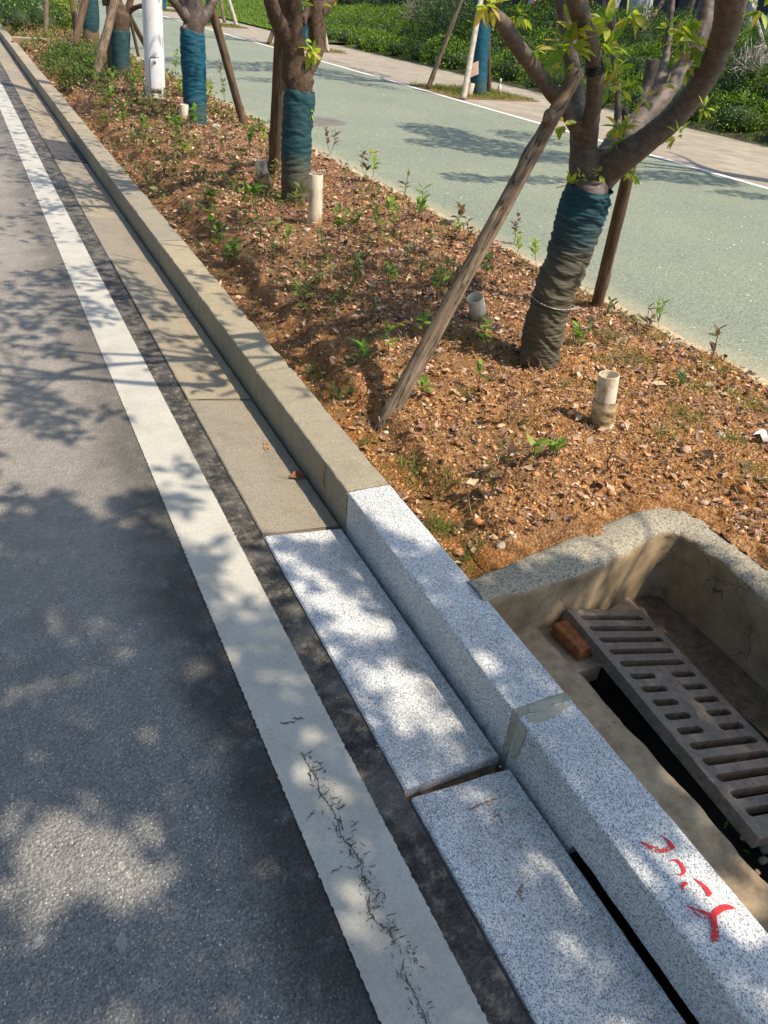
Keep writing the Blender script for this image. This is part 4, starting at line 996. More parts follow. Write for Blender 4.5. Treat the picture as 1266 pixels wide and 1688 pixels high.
def planter_tree(name, label, limbs, wrap_pts, wrap_rad, wrapmat, vox, sprays, crown, seed, bark='bark', tips=None, extra=None, wfold=0.013, wseg=72, wres=0.0035, group='trees in the planting bed'):
    base = wrap_pts[0]; t = thing(name, label, 'tree', (float(base[0]), float(base[1]), 0.1), group)
    mb = MB(); tubes_to(mb, limbs, 18, 0.03)
    tws = []; cl = []
    rng = random.Random(seed)
    for tp in (tips or []):
        tw = []; grow_twigs([tp], 2, rng, bad, tw, cl); tws.append(tw)
    o = mb.build('trunk', MAT[bark], t, True); remesh(o, vox)
    for tw in tws:
        if not tw: continue
        mb = MB()
        for p, r in tw: mb.add(*tube(p, r, 6, None, False, 0.12))
        mb.build('branch', MAT[bark], t, True)
    V, Fc = wrap_tube(wrap_pts, wrap_rad, seed, wfold, wseg, wres)
    mesh('trunk_wrap', V, Fc, MAT[wrapmat], t, True)
    ls = list(sprays)
    if ls:
        V, Fc, C = cat(ls); mesh('young_leaves', V, Fc, MAT['leaf'], t, True, C)
    if cl:
        P = np.repeat(np.array(cl), 7, axis=0) + RNG.normal(0, 0.07, (len(cl) * 7, 3)); P = P[~inframe(P, 60)]
        crown = list(crown)
        if len(P):
            m = len(P); Ls = 0.08 * RNG.uniform(0.7, 1.2, m)
            if extra != 'nofill': crown.append(leaves(P, rdir(m, -0.2), rdir(m, 1), Ls, Ls * 0.42, pick([(0.07, 0.15, 0.02), (0.12, 0.2, 0.03)], m)))
    if crown:
        V, Fc, C = cat(crown); mesh('crown', V, Fc, MAT['leaf'], t, False, C)
    return t

def c3(x, y): return (800 + x / 2.717, y / 2.717)
g0 = ground_at(888, 592)
def T1(u, v, y_): return aty(u, v, y_)
base = np.array([g0[0], g0[1], g0[2] - 0.04]); yb_ = g0[1]
fork = T1(978, 300, yb_ - 0.02)
tr = [base, T1(908, 500, yb_), T1(944, 400, yb_), T1(968, 325, yb_ - 0.01), T1(969, 312, yb_ - 0.02), T1(970, 300, yb_ - 0.02)]
def ext(p, q, *more): return [p, q, *[np.array(m) for m in more]]
limbs1 = [
 (tr, [0.084, 0.074, 0.076, 0.080, 0.082, 0.06]),
 # stem A
 ([T1(966, 322, 2.74), T1(965, 280, 2.74), T1(960, 235, 2.74), T1(955, 205, 2.76), T1(951, 165, 2.84), T1(943, 110, 2.88), T1(936, 55, 2.92), T1(927, 5, 2.95), T1(915, -60, 2.98), T1(890, -160, 3.0)], [0.078, 0.070, 0.052, 0.040, 0.034, 0.032, 0.032, 0.031, 0.028, 0.02]),
 ([T1(968, 240, 2.72), T1(976, 190, 2.66), T1(981, 135, 2.62), T1(975, 80, 2.58), T1(959, 28, 2.54), T1(946, -10, 2.5), T1(925, -80, 2.44), T1(905, -170, 2.38)], [0.04, 0.034, 0.032, 0.031, 0.033, 0.034, 0.03, 0.022]),
 # left limb
 ([T1(958, 225, 2.73), T1(938, 190, 2.70), T1(914, 158, 2.66), T1(885, 120, 2.6), T1(855, 78, 2.52), T1(829, 38, 2.44), T1(812, 0, 2.36), (1.62, 2.12, 1.72), (1.5, 1.95, 2.1), (1.42, 1.86, 2.5)], [0.03, 0.029, 0.028, 0.026, 0.026, 0.025, 0.025, 0.024, 0.022, 0.018]),
 # big right limb
 ([T1(968, 318, 2.75), T1(985, 292, 2.72), T1(1014, 268, 2.66), T1(1057, 238, 2.58), T1(1111, 193, 2.5), T1(1152, 142, 2.44), T1(1182, 88, 2.38), T1(1200, 35, 2.32), T1(1206, -10, 2.28), T1(1204, -90, 2.2), T1(1180, -190, 2.1)], [0.084, 0.080, 0.066, 0.053, 0.047, 0.047, 0.047, 0.050, 0.055, 0.045, 0.034]),
 # limb behind it
 ([T1(992, 262, 2.78), T1(1020, 228, 2.86), T1(1050, 203, 2.92), T1(1080, 172, 2.98), T1(1117, 125, 3.04), T1(1148, 70, 3.08), T1(1162, 30, 3.1), T1(1175, -30, 3.14), T1(1200, -120, 3.2)], [0.04, 0.046, 0.048, 0.046, 0.044, 0.042, 0.042, 0.036, 0.03]),
 # cut stub
 ([T1(1052, 190, 2.96), T1(1062, 158, 3.0), T1(1070, 128, 3.02), T1(1076, 97, 3.03)], [0.026, 0.025, 0.026, 0.032]),
 # thin stems
 ([T1(1065, 185, 2.98), T1(1088, 128, 3.06), T1(1099, 88, 3.12), T1(1104, 40, 3.15), T1(1108, -15, 3.18)], [0.020, 0.021, 0.018, 0.017, 0.016]),
 ([T1(1004, 250, 2.8), T1(1017, 205, 2.9), T1(1018, 150, 2.95), T1(1013, 90, 3.0), T1(1008, 30, 3.04), T1(1002, -20, 3.08)], [0.02, 0.016, 0.016, 0.017, 0.018, 0.017]),
 ([T1(1022, 232, 2.76), T1(1030, 205, 2.75), T1(1030, 178, 2.75)], [0.018, 0.013, 0.015]),
 ([T1(990, 180, 2.7), T1(1006, 150, 2.68), ], [0.01, 0.008]),
]
spr = []
def at_px(u, v, y_, n=5, L=0.075, **k): spr.append(sprout(T1(u, v, y_), n + 4, L * .95, wd=.48, **k))
for (u, v, y_, n, L) in [(948, 45, 2.56, 6, .10), (940, 78, 2.56, 5, .10), (955, 60, 2.56, 4, .1), (928, 70, 2.6, 5, .08), (880, 82, 2.55, 5, .06), (903, 104, 2.6, 4, .06), (1000, 40, 2.6, 4, .09), (1040, 20, 2.65, 6, .09), (1032, 30, 2.65, 3, .08), (985, 68, 2.57, 4, .09), (1002, 75, 2.58, 3, .09), (1010, 95, 2.62, 6, .07), (1012, 118, 2.64, 7, .07),
        (1005, 140, 2.66, 5, .07), (1022, 145, 2.68, 4, .06), (1100, 48, 2.9, 6, .06), (1128, 62, 2.5, 8, .08), (1145, 68, 2.45, 7, .09), (1155, 78, 2.42, 6, .08), (1120, 78, 2.5, 6, .07), (1135, 108, 2.45, 7, .06), (1142, 30, 2.5, 4, .06), (1255, 15, 2.2, 6, .07), (1062, 160, 2.6, 5, .06), (1097, 140, 2.6, 3, .05),
        (1160, 178, 2.35, 6, .05), (1118, 222, 2.4, 5, .055), (1020, 210, 2.7, 7, .07), (1028, 222, 2.68, 6, .06), (1012, 232, 2.66, 5, .06), (1040, 205, 2.66, 4, .06), (925, 205, 2.6, 5, .06), (930, 130, 2.6, 4, .05), (940, 305, 2.65, 7, .06), (957, 290, 2.64, 3, .06), (990, 285, 2.6, 4, .055), (1040, 285, 2.7, 7, .06), (1044, 262, 2.62, 4, .05), (962, 318, 2.64, 3, .055), (850, 22, 2.45, 4, .05), (806, 8, 2.2, 4, .06), (795, 5, 2.2, 4, .07), (860, 25, 2.5, 4, .05)]:
    at_px(u, v, y_, n, L)
crown1 = [shade_leaves(17000, (-1.9, 1.25), (1.75, 5.2), (2.2, 3.5), shade_want)]
crown1 += [shade_leaves(7000, (1.2, 3.2), (2.6, 6.0), (2.4, 3.6), shade_want)]
nP = 480; tg = np.array([2.42, 2.70, 1.15]) + RNG.normal(0, 1, (nP, 3)) * [.12, .10, .2]; tt = RNG.uniform(1.3, 2.5, nP)  # extra unseen crown leaves added to shade the fork
lp = tg + np.stack([tt * SK[0], tt * SK[1], tt], 1); lp = lp[~inframe(lp, 60)]; m_n = len(lp); crown1.append(leaves(lp, rdir(m_n), rdir(m_n, 1.2), .085, .038, pick([(0.07, 0.15, 0.02), (0.10, 0.19, 0.03)], m_n)))
tips1 = [(np.array((1.42, 1.86, 2.5)), np.array((-.3, -.1, 1.)), 0.018), (T1(1180, -190, 2.1), np.array((0.2, -.3, 1.)), 0.03), (T1(905, -170, 2.38), np.array((-.2, -.1, 1.)), 0.02), (T1(890, -160, 3.0), np.array((-.2, .3, 1.)), .018), (T1(1200, -120, 3.2), np.array((.4, .3, 1.)), .028)]
t1 = planter_tree('cherry_tree', 'nearest cherry tree, five spreading limbs above a stained blue-green trunk wrap', limbs1,
   [base, T1(908, 500, yb_), T1(944, 400, yb_), T1(966, 330, yb_ - 0.01), T1(973, 308, yb_ - 0.015)], [0.088, 0.081, 0.086, 0.091, 0.083], 'wrap_near', 0.0075, spr, crown1, 3, tips=tips1, extra='nofill')
# rope round the wrap and cut face of the stub
def ring(c, axis, r, th, seg=40, wob=0.0):
    axis = np.array(axis, float); axis /= np.linalg.norm(axis); a = np.cross(axis, [1, 0, 0]); a /= np.linalg.norm(a); b = np.cross(axis, a)
    pts = [np.array(c) + (a * math.cos(t) + b * math.sin(t)) * r + axis * wob * math.sin(2 * t) for t in np.linspace(0, 2 * math.pi, seg)]
    return tube(pts, th, 8, lambda a_, L, p: th * 0.35 * math.sin(L * 600 + a_ * 2), False)
ax = T1(944, 400, yb_) - T1(908, 500, yb_)
mb = MB(); mb.add(*ring(T1(911, 498, yb_), ax, 0.099, 0.0032, 60, 0.007)); mb.build('rope', MAT['rope'], t1, True)
# ties where the stake meets the limb
mb = MB()
for k in range(4): mb.add(*ring(T1(981, 108 + k * 4, 2.6), T1(980, 90, 2.6) - T1(981, 130, 2.6), 0.037, 0.003, 30))
mb.build('tie_wire', MAT['black'], t1, True)

# tree 2
def tree_from_px(name, label, y_, base_px, wrap_px, wr, limbs_px, wrapmat, seed, vox, bark='bark_dark', sprays=(), crown=(), tips=None, wres=0.009, seg=48, group='trees in the planting bed', fold=0.011):
    b = ground_at(*base_px); y_ = b[1]
    wp = [np.array([b[0], b[1], b[2] - 0.03])] + [aty(u, v, y_) for u, v in wrap_px]
    L = [([wp[0]] + wp[1:], [w_ * 0.93 for w_ in wr])]
    for pts, rad in limbs_px: L.append(([aty(u, v, y_ + dy) for u, v, dy in pts], rad))
    return planter_tree(name, label, L, wp, wr, wrapmat, vox, sprays, crown, seed, bark, tips, None, fold, seg, wres, group)
cr2 = [shade_leaves(9000, (-2.5, 2.2), (5.2, 9.5), (2.5, 3.8), shade_want)]
y2 = ground_at(487, 330)[1]
t2 = tree_from_px('cherry_tree', 'second cherry tree with dark forked bark and blue wrap beside the tall white pipe', 0, (487, 331), [(488, 270), (490, 210), (493, 160), (494, 148)], [0.098, 0.098, 0.105, 0.108, 0.10],
  [([(493, 165, 0), (492, 130, 0), (489, 115, 0)], [0.095, 0.10, 0.095]),
   ([(486, 130, 0), (483, 100, 0), (485, 62, -.05), (484, 30, -.08), (483, 0, -.1), (480, -60, -.15)], [0.09, 0.085, 0.065, 0.055, 0.055, 0.045]),
   ([(480, 85, 0), (470, 60, -.05), (457, 34, -.1), (449, 12, -.15), (440, -20, -.2), (420, -70, -.3)], [0.05, 0.052, 0.05, 0.048, 0.045, 0.035]),
   ([(496, 130, 0), (510, 108, .05), (522, 82, .1), (523, 55, .12), (519, 25, .12), (516, -10, .1), (512, -60, .1)], [0.07, 0.055, 0.055, 0.065, 0.062, 0.05, 0.04]),
   ([(520, 30, .12), (536, 10, .15), (556, -12, .2), (590, -50, .3)], [0.045, 0.042, 0.04, 0.03]),
   ([(497, 40, .05), (506, 15, .1), (512, -10, .1)], [0.03, 0.025, 0.02]),
   ([(512, 137, -.05), (518, 132, -.08)], [0.02, 0.012])],
  'wrap_mid', 11, 0.012, sprays=[sprout(aty(517, 88, y2 - .1), 12, .11), sprout(aty(512, 82, y2 - .1), 8, .1), sprout(aty(498, 6, y2 - .1), 9, .09), sprout(aty(512, 185, y2 - .1), 7, .06), sprout(aty(550, 12, y2), 5, .08), sprout(aty(503, 67, y2), 5, .08)], crown=cr2,
  tips=[(aty(480, -60, y2 - .15), np.array((0, 0, 1.)), .045), (aty(590, -50, y2 + .3), np.array((.5, .2, 1.)), .03), (aty(420, -70, y2 - .3), np.array((-.6, -.2, .8)), .035)])
cr3 = [shade_leaves(5000, (-2.5, 2.6), (9.3, 13), (2.6, 4.0), lambda u, v: np.full_like(u, .5))]
y3 = ground_at(322, 200)[1]
t3 = tree_from_px('cherry_tree', 'third cherry tree with the brightest blue wrap, just right of the white pole', 0, (322, 203), [(321, 160), (319, 100), (317, 58), (317, 52)], [0.11, 0.115, 0.12, 0.118, 0.11],
  [([(318, 60, 0), (320, 35, 0), (318, 10, 0), (316, -15, 0), (310, -60, 0)], [0.105, 0.11, 0.10, 0.09, 0.06]),
   ([(316, 40, 0), (305, 27, -.05), (292, 10, -.1), (280, -4, -.15), (260, -30, -.2)], [0.05, 0.048, 0.04, 0.038, 0.03]),
   ([(322, 42, 0), (336, 30, .05), (346, 12, .08), (352, -4, .1), (362, -40, .2)], [0.06, 0.055, 0.052, 0.055, 0.04]),
   ([(303, 25, 0), (300, 8, 0), (296, -10, 0)], [0.03, 0.03, 0.025]), ([(304, 47, -.05), (301, 44, -.08)], [0.03, 0.02])],
  'wrap_bright', 17, 0.016, bark='bark', crown=cr3, tips=[(aty(310, -60, y3), np.array((0, 0, 1.)), .05), (aty(362, -40, y3 + .2), np.array((.4, .1, 1.)), .03)])
t4 = tree_from_px('cherry_tree', 'fourth cherry tree among several leaning stakes, left of the white pole', 0, (200, 129), [(199, 100), (198, 70), (198, 52), (198, 49)], [0.12, 0.12, 0.125, 0.13, 0.12],
  [([(198, 55, 0), (199, 35, 0), (200, 22, 0)], [0.12, 0.13, 0.12]),
   ([(198, 40, 0), (194, 20, 0), (190, 0, 0), (186, -20, 0), (180, -60, 0)], [0.11, 0.10, 0.09, 0.08, 0.05]),
   ([(203, 38, 0), (212, 20, 0), (222, 13, -.1), (238, 8, -.3), (246, 4, -.4)], [0.07, 0.045, 0.035, 0.03, 0.025]),
   ([(206, 30, 0), (214, 5, 0), (220, -20, 0)], [0.05, 0.045, 0.04]), ([(176, 10, .1), (172, -15, .1)], [0.06, 0.05])],
  'wrap_teal', 23, 0.02, tips=None, wres=0.025, seg=28)
t5 = tree_from_px('cherry_tree', 'fifth cherry tree with teal wrap above brown burlap at the base', 0, (151, 76), [(150, 60), (150, 40), (149, 15), (148, -6)], [0.13, 0.12, 0.15, 0.15, 0.14],
  [([(149, 0, 0), (148, -30, 0), (140, -80, 0)], [0.13, 0.12, 0.08])], 'wrap_teal', 29, 0.03, wres=0.03, seg=24)
b5 = ground_at(151, 76)
V, Fc = wrap_tube([np.array([b5[0], b5[1], b5[2] - .05]), aty(150, 55, b5[1]), aty(150, 42, b5[1])], [0.15, 0.14, 0.135], 3, 0.012, 24, 0.03); mesh('burlap_wrap', V, Fc, MAT['burlap'], t5, True)
t6 = tree_from_px('cherry_tree', 'farthest planter tree visible, teal wrapped trunk behind the dense shrubs', 0, (94, 42), [(93, 25), (91, 5), (90, -12)], [0.17, 0.165, 0.165, 0.16],
  [([(90, 0, 0), (88, -30, 0), (80, -80, 0)], [0.15, 0.14, 0.08])], 'wrap_teal', 31, 0.03, wres=0.04, seg=24)

# the tree beside the camera whose crown dapples the foreground
b0_ = np.array([2.42, -0.62, 0.08])
l0 = [([b0_, b0_ + [0, 0, .8], b0_ + [-.05, 0, 1.2]], [.09, .085, .09]), ([b0_ + [0, 0, 1.1], b0_ + [-.5, -.3, 1.7], b0_ + [-1.1, -.5, 2.4], b0_ + [-1.5, -.5, 2.8]], [.07, .05, .04, .025]),
      ([b0_ + [0, 0, 1.1], b0_ + [.1, -.3, 1.9], b0_ + [-.3, -.6, 2.6]], [.06, .05, .03]), ([b0_ + [0, 0, 1.1], b0_ + [.4, .1, 1.8], b0_ + [.5, -.2, 2.6]], [.06, .045, .03])]
cr0 = [shade_leaves(36000, (-1.6, 1.75), (-0.4, 2.3), (2.6, 4.2), shade_want), shade_leaves(7000, (1.1, 2.2), (0.4, 1.7), (2.5, 4.0), shade_want), shade_leaves(2500, (-2.6, 2.5), (-1.5, -0.3), (2.6, 4.0), shade_want)]
t0 = planter_tree('cherry_tree', 'cherry tree behind the drain box, its leafy crown over the foreground road', l0, [b0_, b0_ + [0, 0, .5], b0_ + [0, 0, .85]], [.09, .088, .09], 'wrap_near', 0.015, [], cr0, 41,
   tips=[(b0_ + [-1.5, -.5, 2.8], np.array((-.4, 0, .6)), .02), (b0_ + [-.3, -.6, 2.6], np.array((-.2, -.1, 1)), .025), (b0_ + [.5, -.2, 2.6], np.array((.2, 0, 1)), .025)], extra='nofill', wres=0.012)
# ------------------------------------------------------------------ stakes
def stake(label, pa, pb, r0, r1, mat='stake', knots=True, seed=0, group='wooden stakes propping the trees', name='tree_stake', res=0.02):
    pa = np.array(pa, float); pb = np.array(pb, float)
    mid = (pa + pb) / 2 + np.array([nz((seed, 0, 1), 1) * 0.015, nz((seed, 3, 1), 1) * 0.015, 0]) * (np.linalg.norm(pb - pa))
    def d(a, L, p):
        v = r0 * 0.10 * nz((math.cos(a), math.sin(a), L * 2.5), 1.5, seed)
        v += r0 * 0.07 * nz((math.cos(a) * 3, math.sin(a) * 3, L * 1.2), 1.5, seed + 3)
        if knots:
            k = nz((math.cos(a) * 1.2, math.sin(a) * 1.2, L * 7), 1, seed + 9); v += r0 * 0.9 * max(0, k - 0.42)
        return v
    V, Fc = tube([pa, mid, pb], [r0, (r0 + r1) / 2, r1], 20, d, True, res)
    o = mesh(name, V, Fc, MAT[mat], smooth=True, loc=tuple(pa)); tag(o, label, 'stake', group)
    # align object z with the stake so the wood grain runs lengthwise
    q = Vector(pb - pa).to_track_quat('Z', 'Y'); inv = q.to_matrix().inverted()
    for v in o.data.vertices: v.co = inv @ v.co
    o.rotation_mode = 'QUATERNION'; o.rotation_quaternion = q
    return o
gs = ground_at(622, 706)
S_top = T1(952, 118, 2.56)
big = stake('thick grey-brown log stake leaning from the kerb side onto the nearest tree', gs - [0, 0, .05], S_top, 0.034, 0.027, 'stake', True, 1)

pm0 = gs + (S_top - gs) * .86; pm1 = pm0 + np.array([-.035, -.05, .045])
V, Fc = tube([pm0, (pm0 + pm1) / 2, pm1], [.022, .021, .023], 14, lambda a, L, p: .003 * nz(p, 30), True, .01); o = mesh('side_stub', V, Fc, MAT['stake'], smooth=True); stub_o = o
bpy.context.view_layer.update(); stub_o.parent = big; stub_o.matrix_parent_inverse = big.matrix_world.inverted()
gs = ground_at(984, 503)
stake('short red-brown stake standing right behind the nearest wrapped trunk', gs - [0, 0, .05], T1(1042, 262, gs[1] - .25), 0.034, 0.030, 'stake_red', True, 4)
gs = ground_at(473, 215)
stake('dark upright stake hidden behind the second tree', ground_at(475, 300)+[-.02,.3,0], aty(466, -10, y2 + .25), 0.05, 0.045, 'stake_red', True, 6)
gs = ground_at(404, 205)
stake('long brown stake leaning left onto the third tree', gs - [0, 0, .05], aty(347, 5, y3 + .1), 0.045, 0.045, 'stake_red', True, 8)
def st_px(label, a, b, dy, r, mat='stake', seed=0, name='tree_stake', far=False):
    ga = ground_at(*a) if not far else at(a[0], a[1], 0.12)
    return stake(label, ga - np.array([0, 0, .04]), aty(b[0], b[1], ga[1] + dy), r, r * .9, mat, True, seed, res=0.06, name=name)
st_px('thick pale stake leaning right in front of the fourth tree', (153, 137), (190, 0), .3, .062, 'stake', 11)
st_px('dark straight stake just left of the fourth tree trunk', (183, 124), (180, 0), .2, .05, 'stake_red', 12)
st_px('thin dark stake right of the fourth tree, the steeper one', (229, 92), (213, 25), -.2, .03, 'stake_red', 13)
st_px('brown stake right of the fourth tree passing behind the pole', (243, 78), (212, 24), -1.0, .05, 'stake_red', 14)
st_px('dark leaning stake in the shrubs left of the fifth tree', (116, 97), (142, -5), .3, .06, 'stake_red', 15)
st_px('thin forked stake far left of the fifth tree', (126, 60), (117, -8), .2, .05, 'stake_red', 16)
st_px('pale stake crossing behind the dark leaning stake', (124, 62), (135, -8), .2, .06, 'stake', 17)
st_px('pale straight stake left of the farthest wrapped tree', (75, 55), (77, -8), .2, .05, 'stake', 18)

# ------------------------------------------------------------------ pipes
def lathe_pipe(label, base, top, r, wrap=None, hole=True, crooked=0.0, broken=False, seed=0, name='plastic_pipe'):
    base = np.array(base, float); top = np.array(top, float)
    t = thing(name, label, 'pipe', tuple(base), 'white pipes standing in the planting bed')
    ax_ = (top - base); L = np.linalg.norm(ax_); ax_ /= L
    a = np.cross(ax_, [0, 1, 0]); a /= np.linalg.norm(a); b = np.cross(ax_, a); sg = 32
    prof = [(r, -0.03), (r, L * 0.3), (r, L * 0.6), (r, L - 0.003), (r - 0.001, L), (r - 0.004, L), (r - 0.0045, L - 0.003), (r - 0.0045, L * 0.35)]
    V = []
    for pr, h in prof:
        for k in range(sg):
            th = 2 * math.pi * k / sg; hh = h + (crooked * math.cos(th + seed) if h > L * .9 else 0)
            if broken and h > L * .9: hh += 0.02 * round(2 * nz((math.cos(th), math.sin(th), seed), 1.7))
            V.append(base + ax_ * hh + (a * math.cos(th) + b * math.sin(th)) * pr)
    Fc = grid_faces(sg, len(prof), True); Fc.append(tuple(range((len(prof) - 1) * sg, len(prof) * sg)))
    mesh('tube', V, Fc, MAT['pvc'], t, True)
    if wrap:
        n = 26; V = []
        for i in range(n):
            h = -0.02 + wrap * i / (n - 1)
            for k in range(sg):
                th = 2 * math.pi * k / sg
                sp = (h * 42 + th / (2 * math.pi) * 1.0)
                rr = r + 0.0035 + 0.0035 * abs(math.sin(sp * 2.2)) + 0.004 * nz((math.cos(th), math.sin(th), h * 25), 1.4, seed)
                V.append(base + ax_ * (h + (0.006 * math.sin(th + seed) if i == n - 1 else 0)) + (a * math.cos(th) + b * math.sin(th)) * rr)
        mesh('tape_wrapping', V, grid_faces(sg, n, True), MAT['tape'], t, True)
    return t
g = ground_at(991, 703); lathe_pipe('open white pipe with muddy tape wrapping, closest to the drain box', g, aty(1004, 617, g[1] + .01), 0.040, 0.135, seed=1)
g = ground_at(792, 533); lathe_pipe('short dirty white pipe left of the nearest wrapped trunk', g, aty(783, 490, g[1]), 0.043, 0.085, crooked=.006, seed=2)
g = ground_at(519, 370); lathe_pipe('tall clean white pipe right of the second tree', g, aty(521, 287, g[1]), 0.047, None, seed=3)
g = ground_at(440, 317); lathe_pipe('broken white pipe stub with brown tape left of the second tree', g, aty(429, 268, g[1]), 0.044, 0.17, broken=True, seed=4)
g = ground_at(305, 208); lathe_pipe('thin stained white pipe touching the third tree', g, aty(303, 172, g[1]), 0.046, 0.12, seed=5)
g = ground_at(160, 62); lathe_pipe('pale pipe right of the fifth tree', g, aty(158, 44, g[1]), 0.06, None, seed=6)
g = ground_at(178, 90); lathe_pipe('small white bent pipe left of the fourth tree', g, aty(175, 80, g[1]), 0.05, None, seed=7)
g = ground_at(102, 40); lathe_pipe('distant white pipe right of the farthest wrapped tree', g, aty(101, 26, g[1]), 0.06, None, seed=8)

# ------------------------------------------------------------------ lamp pole
g = ground_at(257, 164); px_top = aty(250.5, 0, g[1]); dirp = (px_top - g) / np.linalg.norm(px_top - g)
pole = thing('lamp_pole', 'tall white painted metal pole with small access door near its foot', 'pole', tuple(g))
V, Fc = tube([g - dirp * .1, g + dirp * 2, g + dirp * 4, g + dirp * 6], [0.121, 0.115, 0.108, 0.095], 40, None, True, 0.1); mesh('shaft', V, Fc, MAT['pole'], pole, True)
camd = np.array([0, 0, H]) - g; camd[2] = 0; camd /= np.linalg.norm(camd)
a0 = math.atan2(camd[1], camd[0]) + 0.05
def patchdoor(h0, h1, half, r, th):
    V = []; n = 10; m_ = 8
    for i in range(m_ + 1):
        for j in range(n + 1):
            s = j / n * 2 - 1; t_ = i / m_
            hw = 0.72 * half * (1 if t_ < 0.8 else math.sqrt(max(0.05, 1 - ((t_ - 0.8) / 0.2) ** 2 * 0.5)))
            an = a0 + s * hw; h = h0 + (h1 - h0) * t_
            V.append(g + dirp * h + np.array([math.cos(an), math.sin(an), 0]) * r)
    return V, grid_faces(n + 1, m_ + 1)
V, Fc = patchdoor(0.10, 0.46, 0.72, 0.1235, 0); d_ = mesh('access_door', V, Fc, MAT['pole'], pole, True); so = d_.modifiers.new('s', 'SOLIDIFY'); so.thickness = 0.006; so.offset = 1
V, Fc = patchdoor(0.085, 0.475, 0.79, 0.1222, 0); mesh('door_gap', V, Fc, MAT['manhole'], pole, True)
mb = MB(); pc = g + dirp * .42 + np.array([math.cos(a0), math.sin(a0), 0]) * .128; mb.box(pc[0] - .012, pc[0] + .012, pc[1] - .012, pc[1] + .012, pc[2] - .012, pc[2] + .012)
o = mb.build('door_lock', MAT['manhole'], pole); addmod_bevel(o, .005)
mb = MB(); V, Fc = ring(g + dirp * .02, dirp, .125, .02, 40); mb.add(V, Fc); mb.build('foot_collar', MAT['mortar'], pole, True)

# manhole cover on the green path
c = at(520, 205, 0.12); 
mc = thing('manhole_cover', 'round brown manhole cover set in the green path', 'manhole cover', (4.0, 9.75, 0.12))
V = []; rr = [(0.0, .1275), (.30, .1275), (.305, .1265), (.315, .1265), (.32, .128), (.37, .128), (.375, .118)]
for r_, z in rr:
    for k in range(48): V.append((4.0 + r_ * math.cos(k * math.pi / 24), 9.75 + r_ * 1.0 * math.sin(k * math.pi / 24), z))
mb = MB(); mb.add(V, grid_faces(48, 7, True))
for i in range(-5, 6):
    for j in range(-5, 6):
        if i * i + j * j < 27 and (i + j) % 2 == 0: mb.box(4 + i * .052 - .02, 4 + i * .052 + .02, 9.75 + j * .052 - .008, 9.75 + j * .052 + .008, .127, .1305)
mb.build('cover', MAT['manhole'], mc)

# ------------------------------------------------------------------ litter, clods, pebbles, petals, grass
def scatter_bed(n, x0f=None, dens=None, y0=0.7, y1=12.0, ex=1.0):
    out = []
    while len(out) < n:
        y = y0 + (y1 - y0) * (random.random() ** ex); x = random.uniform(kb(y) + 0.02, 3.2)
        if x < 2.05 and y < 1.55: continue
        if dens and random.random() > dens(x, y): continue
        out.append((x, y, bedz(x, y) if y < 4.6 else bedz(x, y, False)))
    return np.array(out)
def litter_d(x, y):
    s = x - kb(y)
    d = 0.42 + 0.58 * sm((s - 0.22) / 0.3) * (0.35 + 0.65 * sm((y - 2.1) / 1.2))
    d = max(d, 1.0 * sm((x - 2.35) / 0.3) if y < 3 else d) 
    return d * (0.55 + 0.45 * (1 if nz((x, y, 0), 3.5, 2) > -0.1 else 0.15))
P = scatter_bed(60000, dens=litter_d, ex=1.25, y1=21)
n = len(P); P[:, 2] += RNG.uniform(0.002, 0.016, n); D = rdir(n); D[:, 2] *= 0.35; N = rdir(n, 1.6)
Ls = np.clip(RNG.lognormal(-3.95, 0.42, n), .007, .06) * (1 + 0.05 * P[:, 1]); Cc = pick([(0.45, 0.30, 0.20), (0.50, 0.33, 0.22), (0.36, 0.20, 0.12), (0.22, 0.125, 0.095), (0.30, 0.19, 0.15), (0.38, 0.27, 0.18), (0.12, 0.07, 0.05), (0.07, 0.045, 0.035), (0.28, 0.13, 0.07), (0.42, 0.31, 0.22), (0.19, 0.11, 0.10)], n, 0.25)
V, Fc, C = leaves(P, D, N, Ls, Ls * RNG.uniform(0.35, 0.65, n), Cc, False, RNG.uniform(-1.5, 2.5, n))
stuff(mesh('leaf_litter', V, Fc, MAT['litter'], col=C), 'dry brown and mauve fallen leaves over the planting bed', 'leaf litter')
# crumbs of soil
def blobs(P, S, C, seed=0):
    base = np.array([[1, 0, 0], [-1, 0, 0], [0, 1, 0], [0, -1, 0], [0, 0, 1], [0, 0, -1], [.6, .6, .55], [-.6, .6, .5], [.55, -.6, .6], [-.6, -.55, .6]], float)
    bm = bmesh.new(); bmesh.ops.create_icosphere(bm, subdivisions=1, radius=1); T = np.array([v.co[:] for v in bm.verts]); Fb = np.array([[v.index for v in f.verts] for f in bm.faces]); bm.free()
    n = len(P); J = RNG.uniform(0.6, 1.25, (n, len(T), 1)); sc3 = RNG.uniform(0.6, 1.2, (n, 1, 3)); sc3[:, :, 2] *= 0.8
    V = P[:, None] + T[None] * J * sc3 * S[:, None, None]
    Fo = (Fb[None] + (np.arange(n) * len(T))[:, None, None]).reshape(-1, 3)
    return V.reshape(-1, 3), Fo, np.repeat(C, len(T), axis=0)
def clod_d(x, y): return (0.35 + 0.65 * (nz((x, y, 0), 3, 6) > -.1)) * (1.0 if y < 2.6 else 0.4)
P = scatter_bed(42000, dens=clod_d, y1=8, ex=1.9)
S = np.clip(RNG.lognormal(-5.85, 0.6, len(P)), .0013, .020)
C = pick([(0.57, 0.28, 0.115), (0.60, 0.34, 0.16), (0.34, 0.155, 0.06), (0.48, 0.30, 0.15), (0.40, 0.21, 0.085), (0.25, 0.13, 0.06)], len(P), .18)
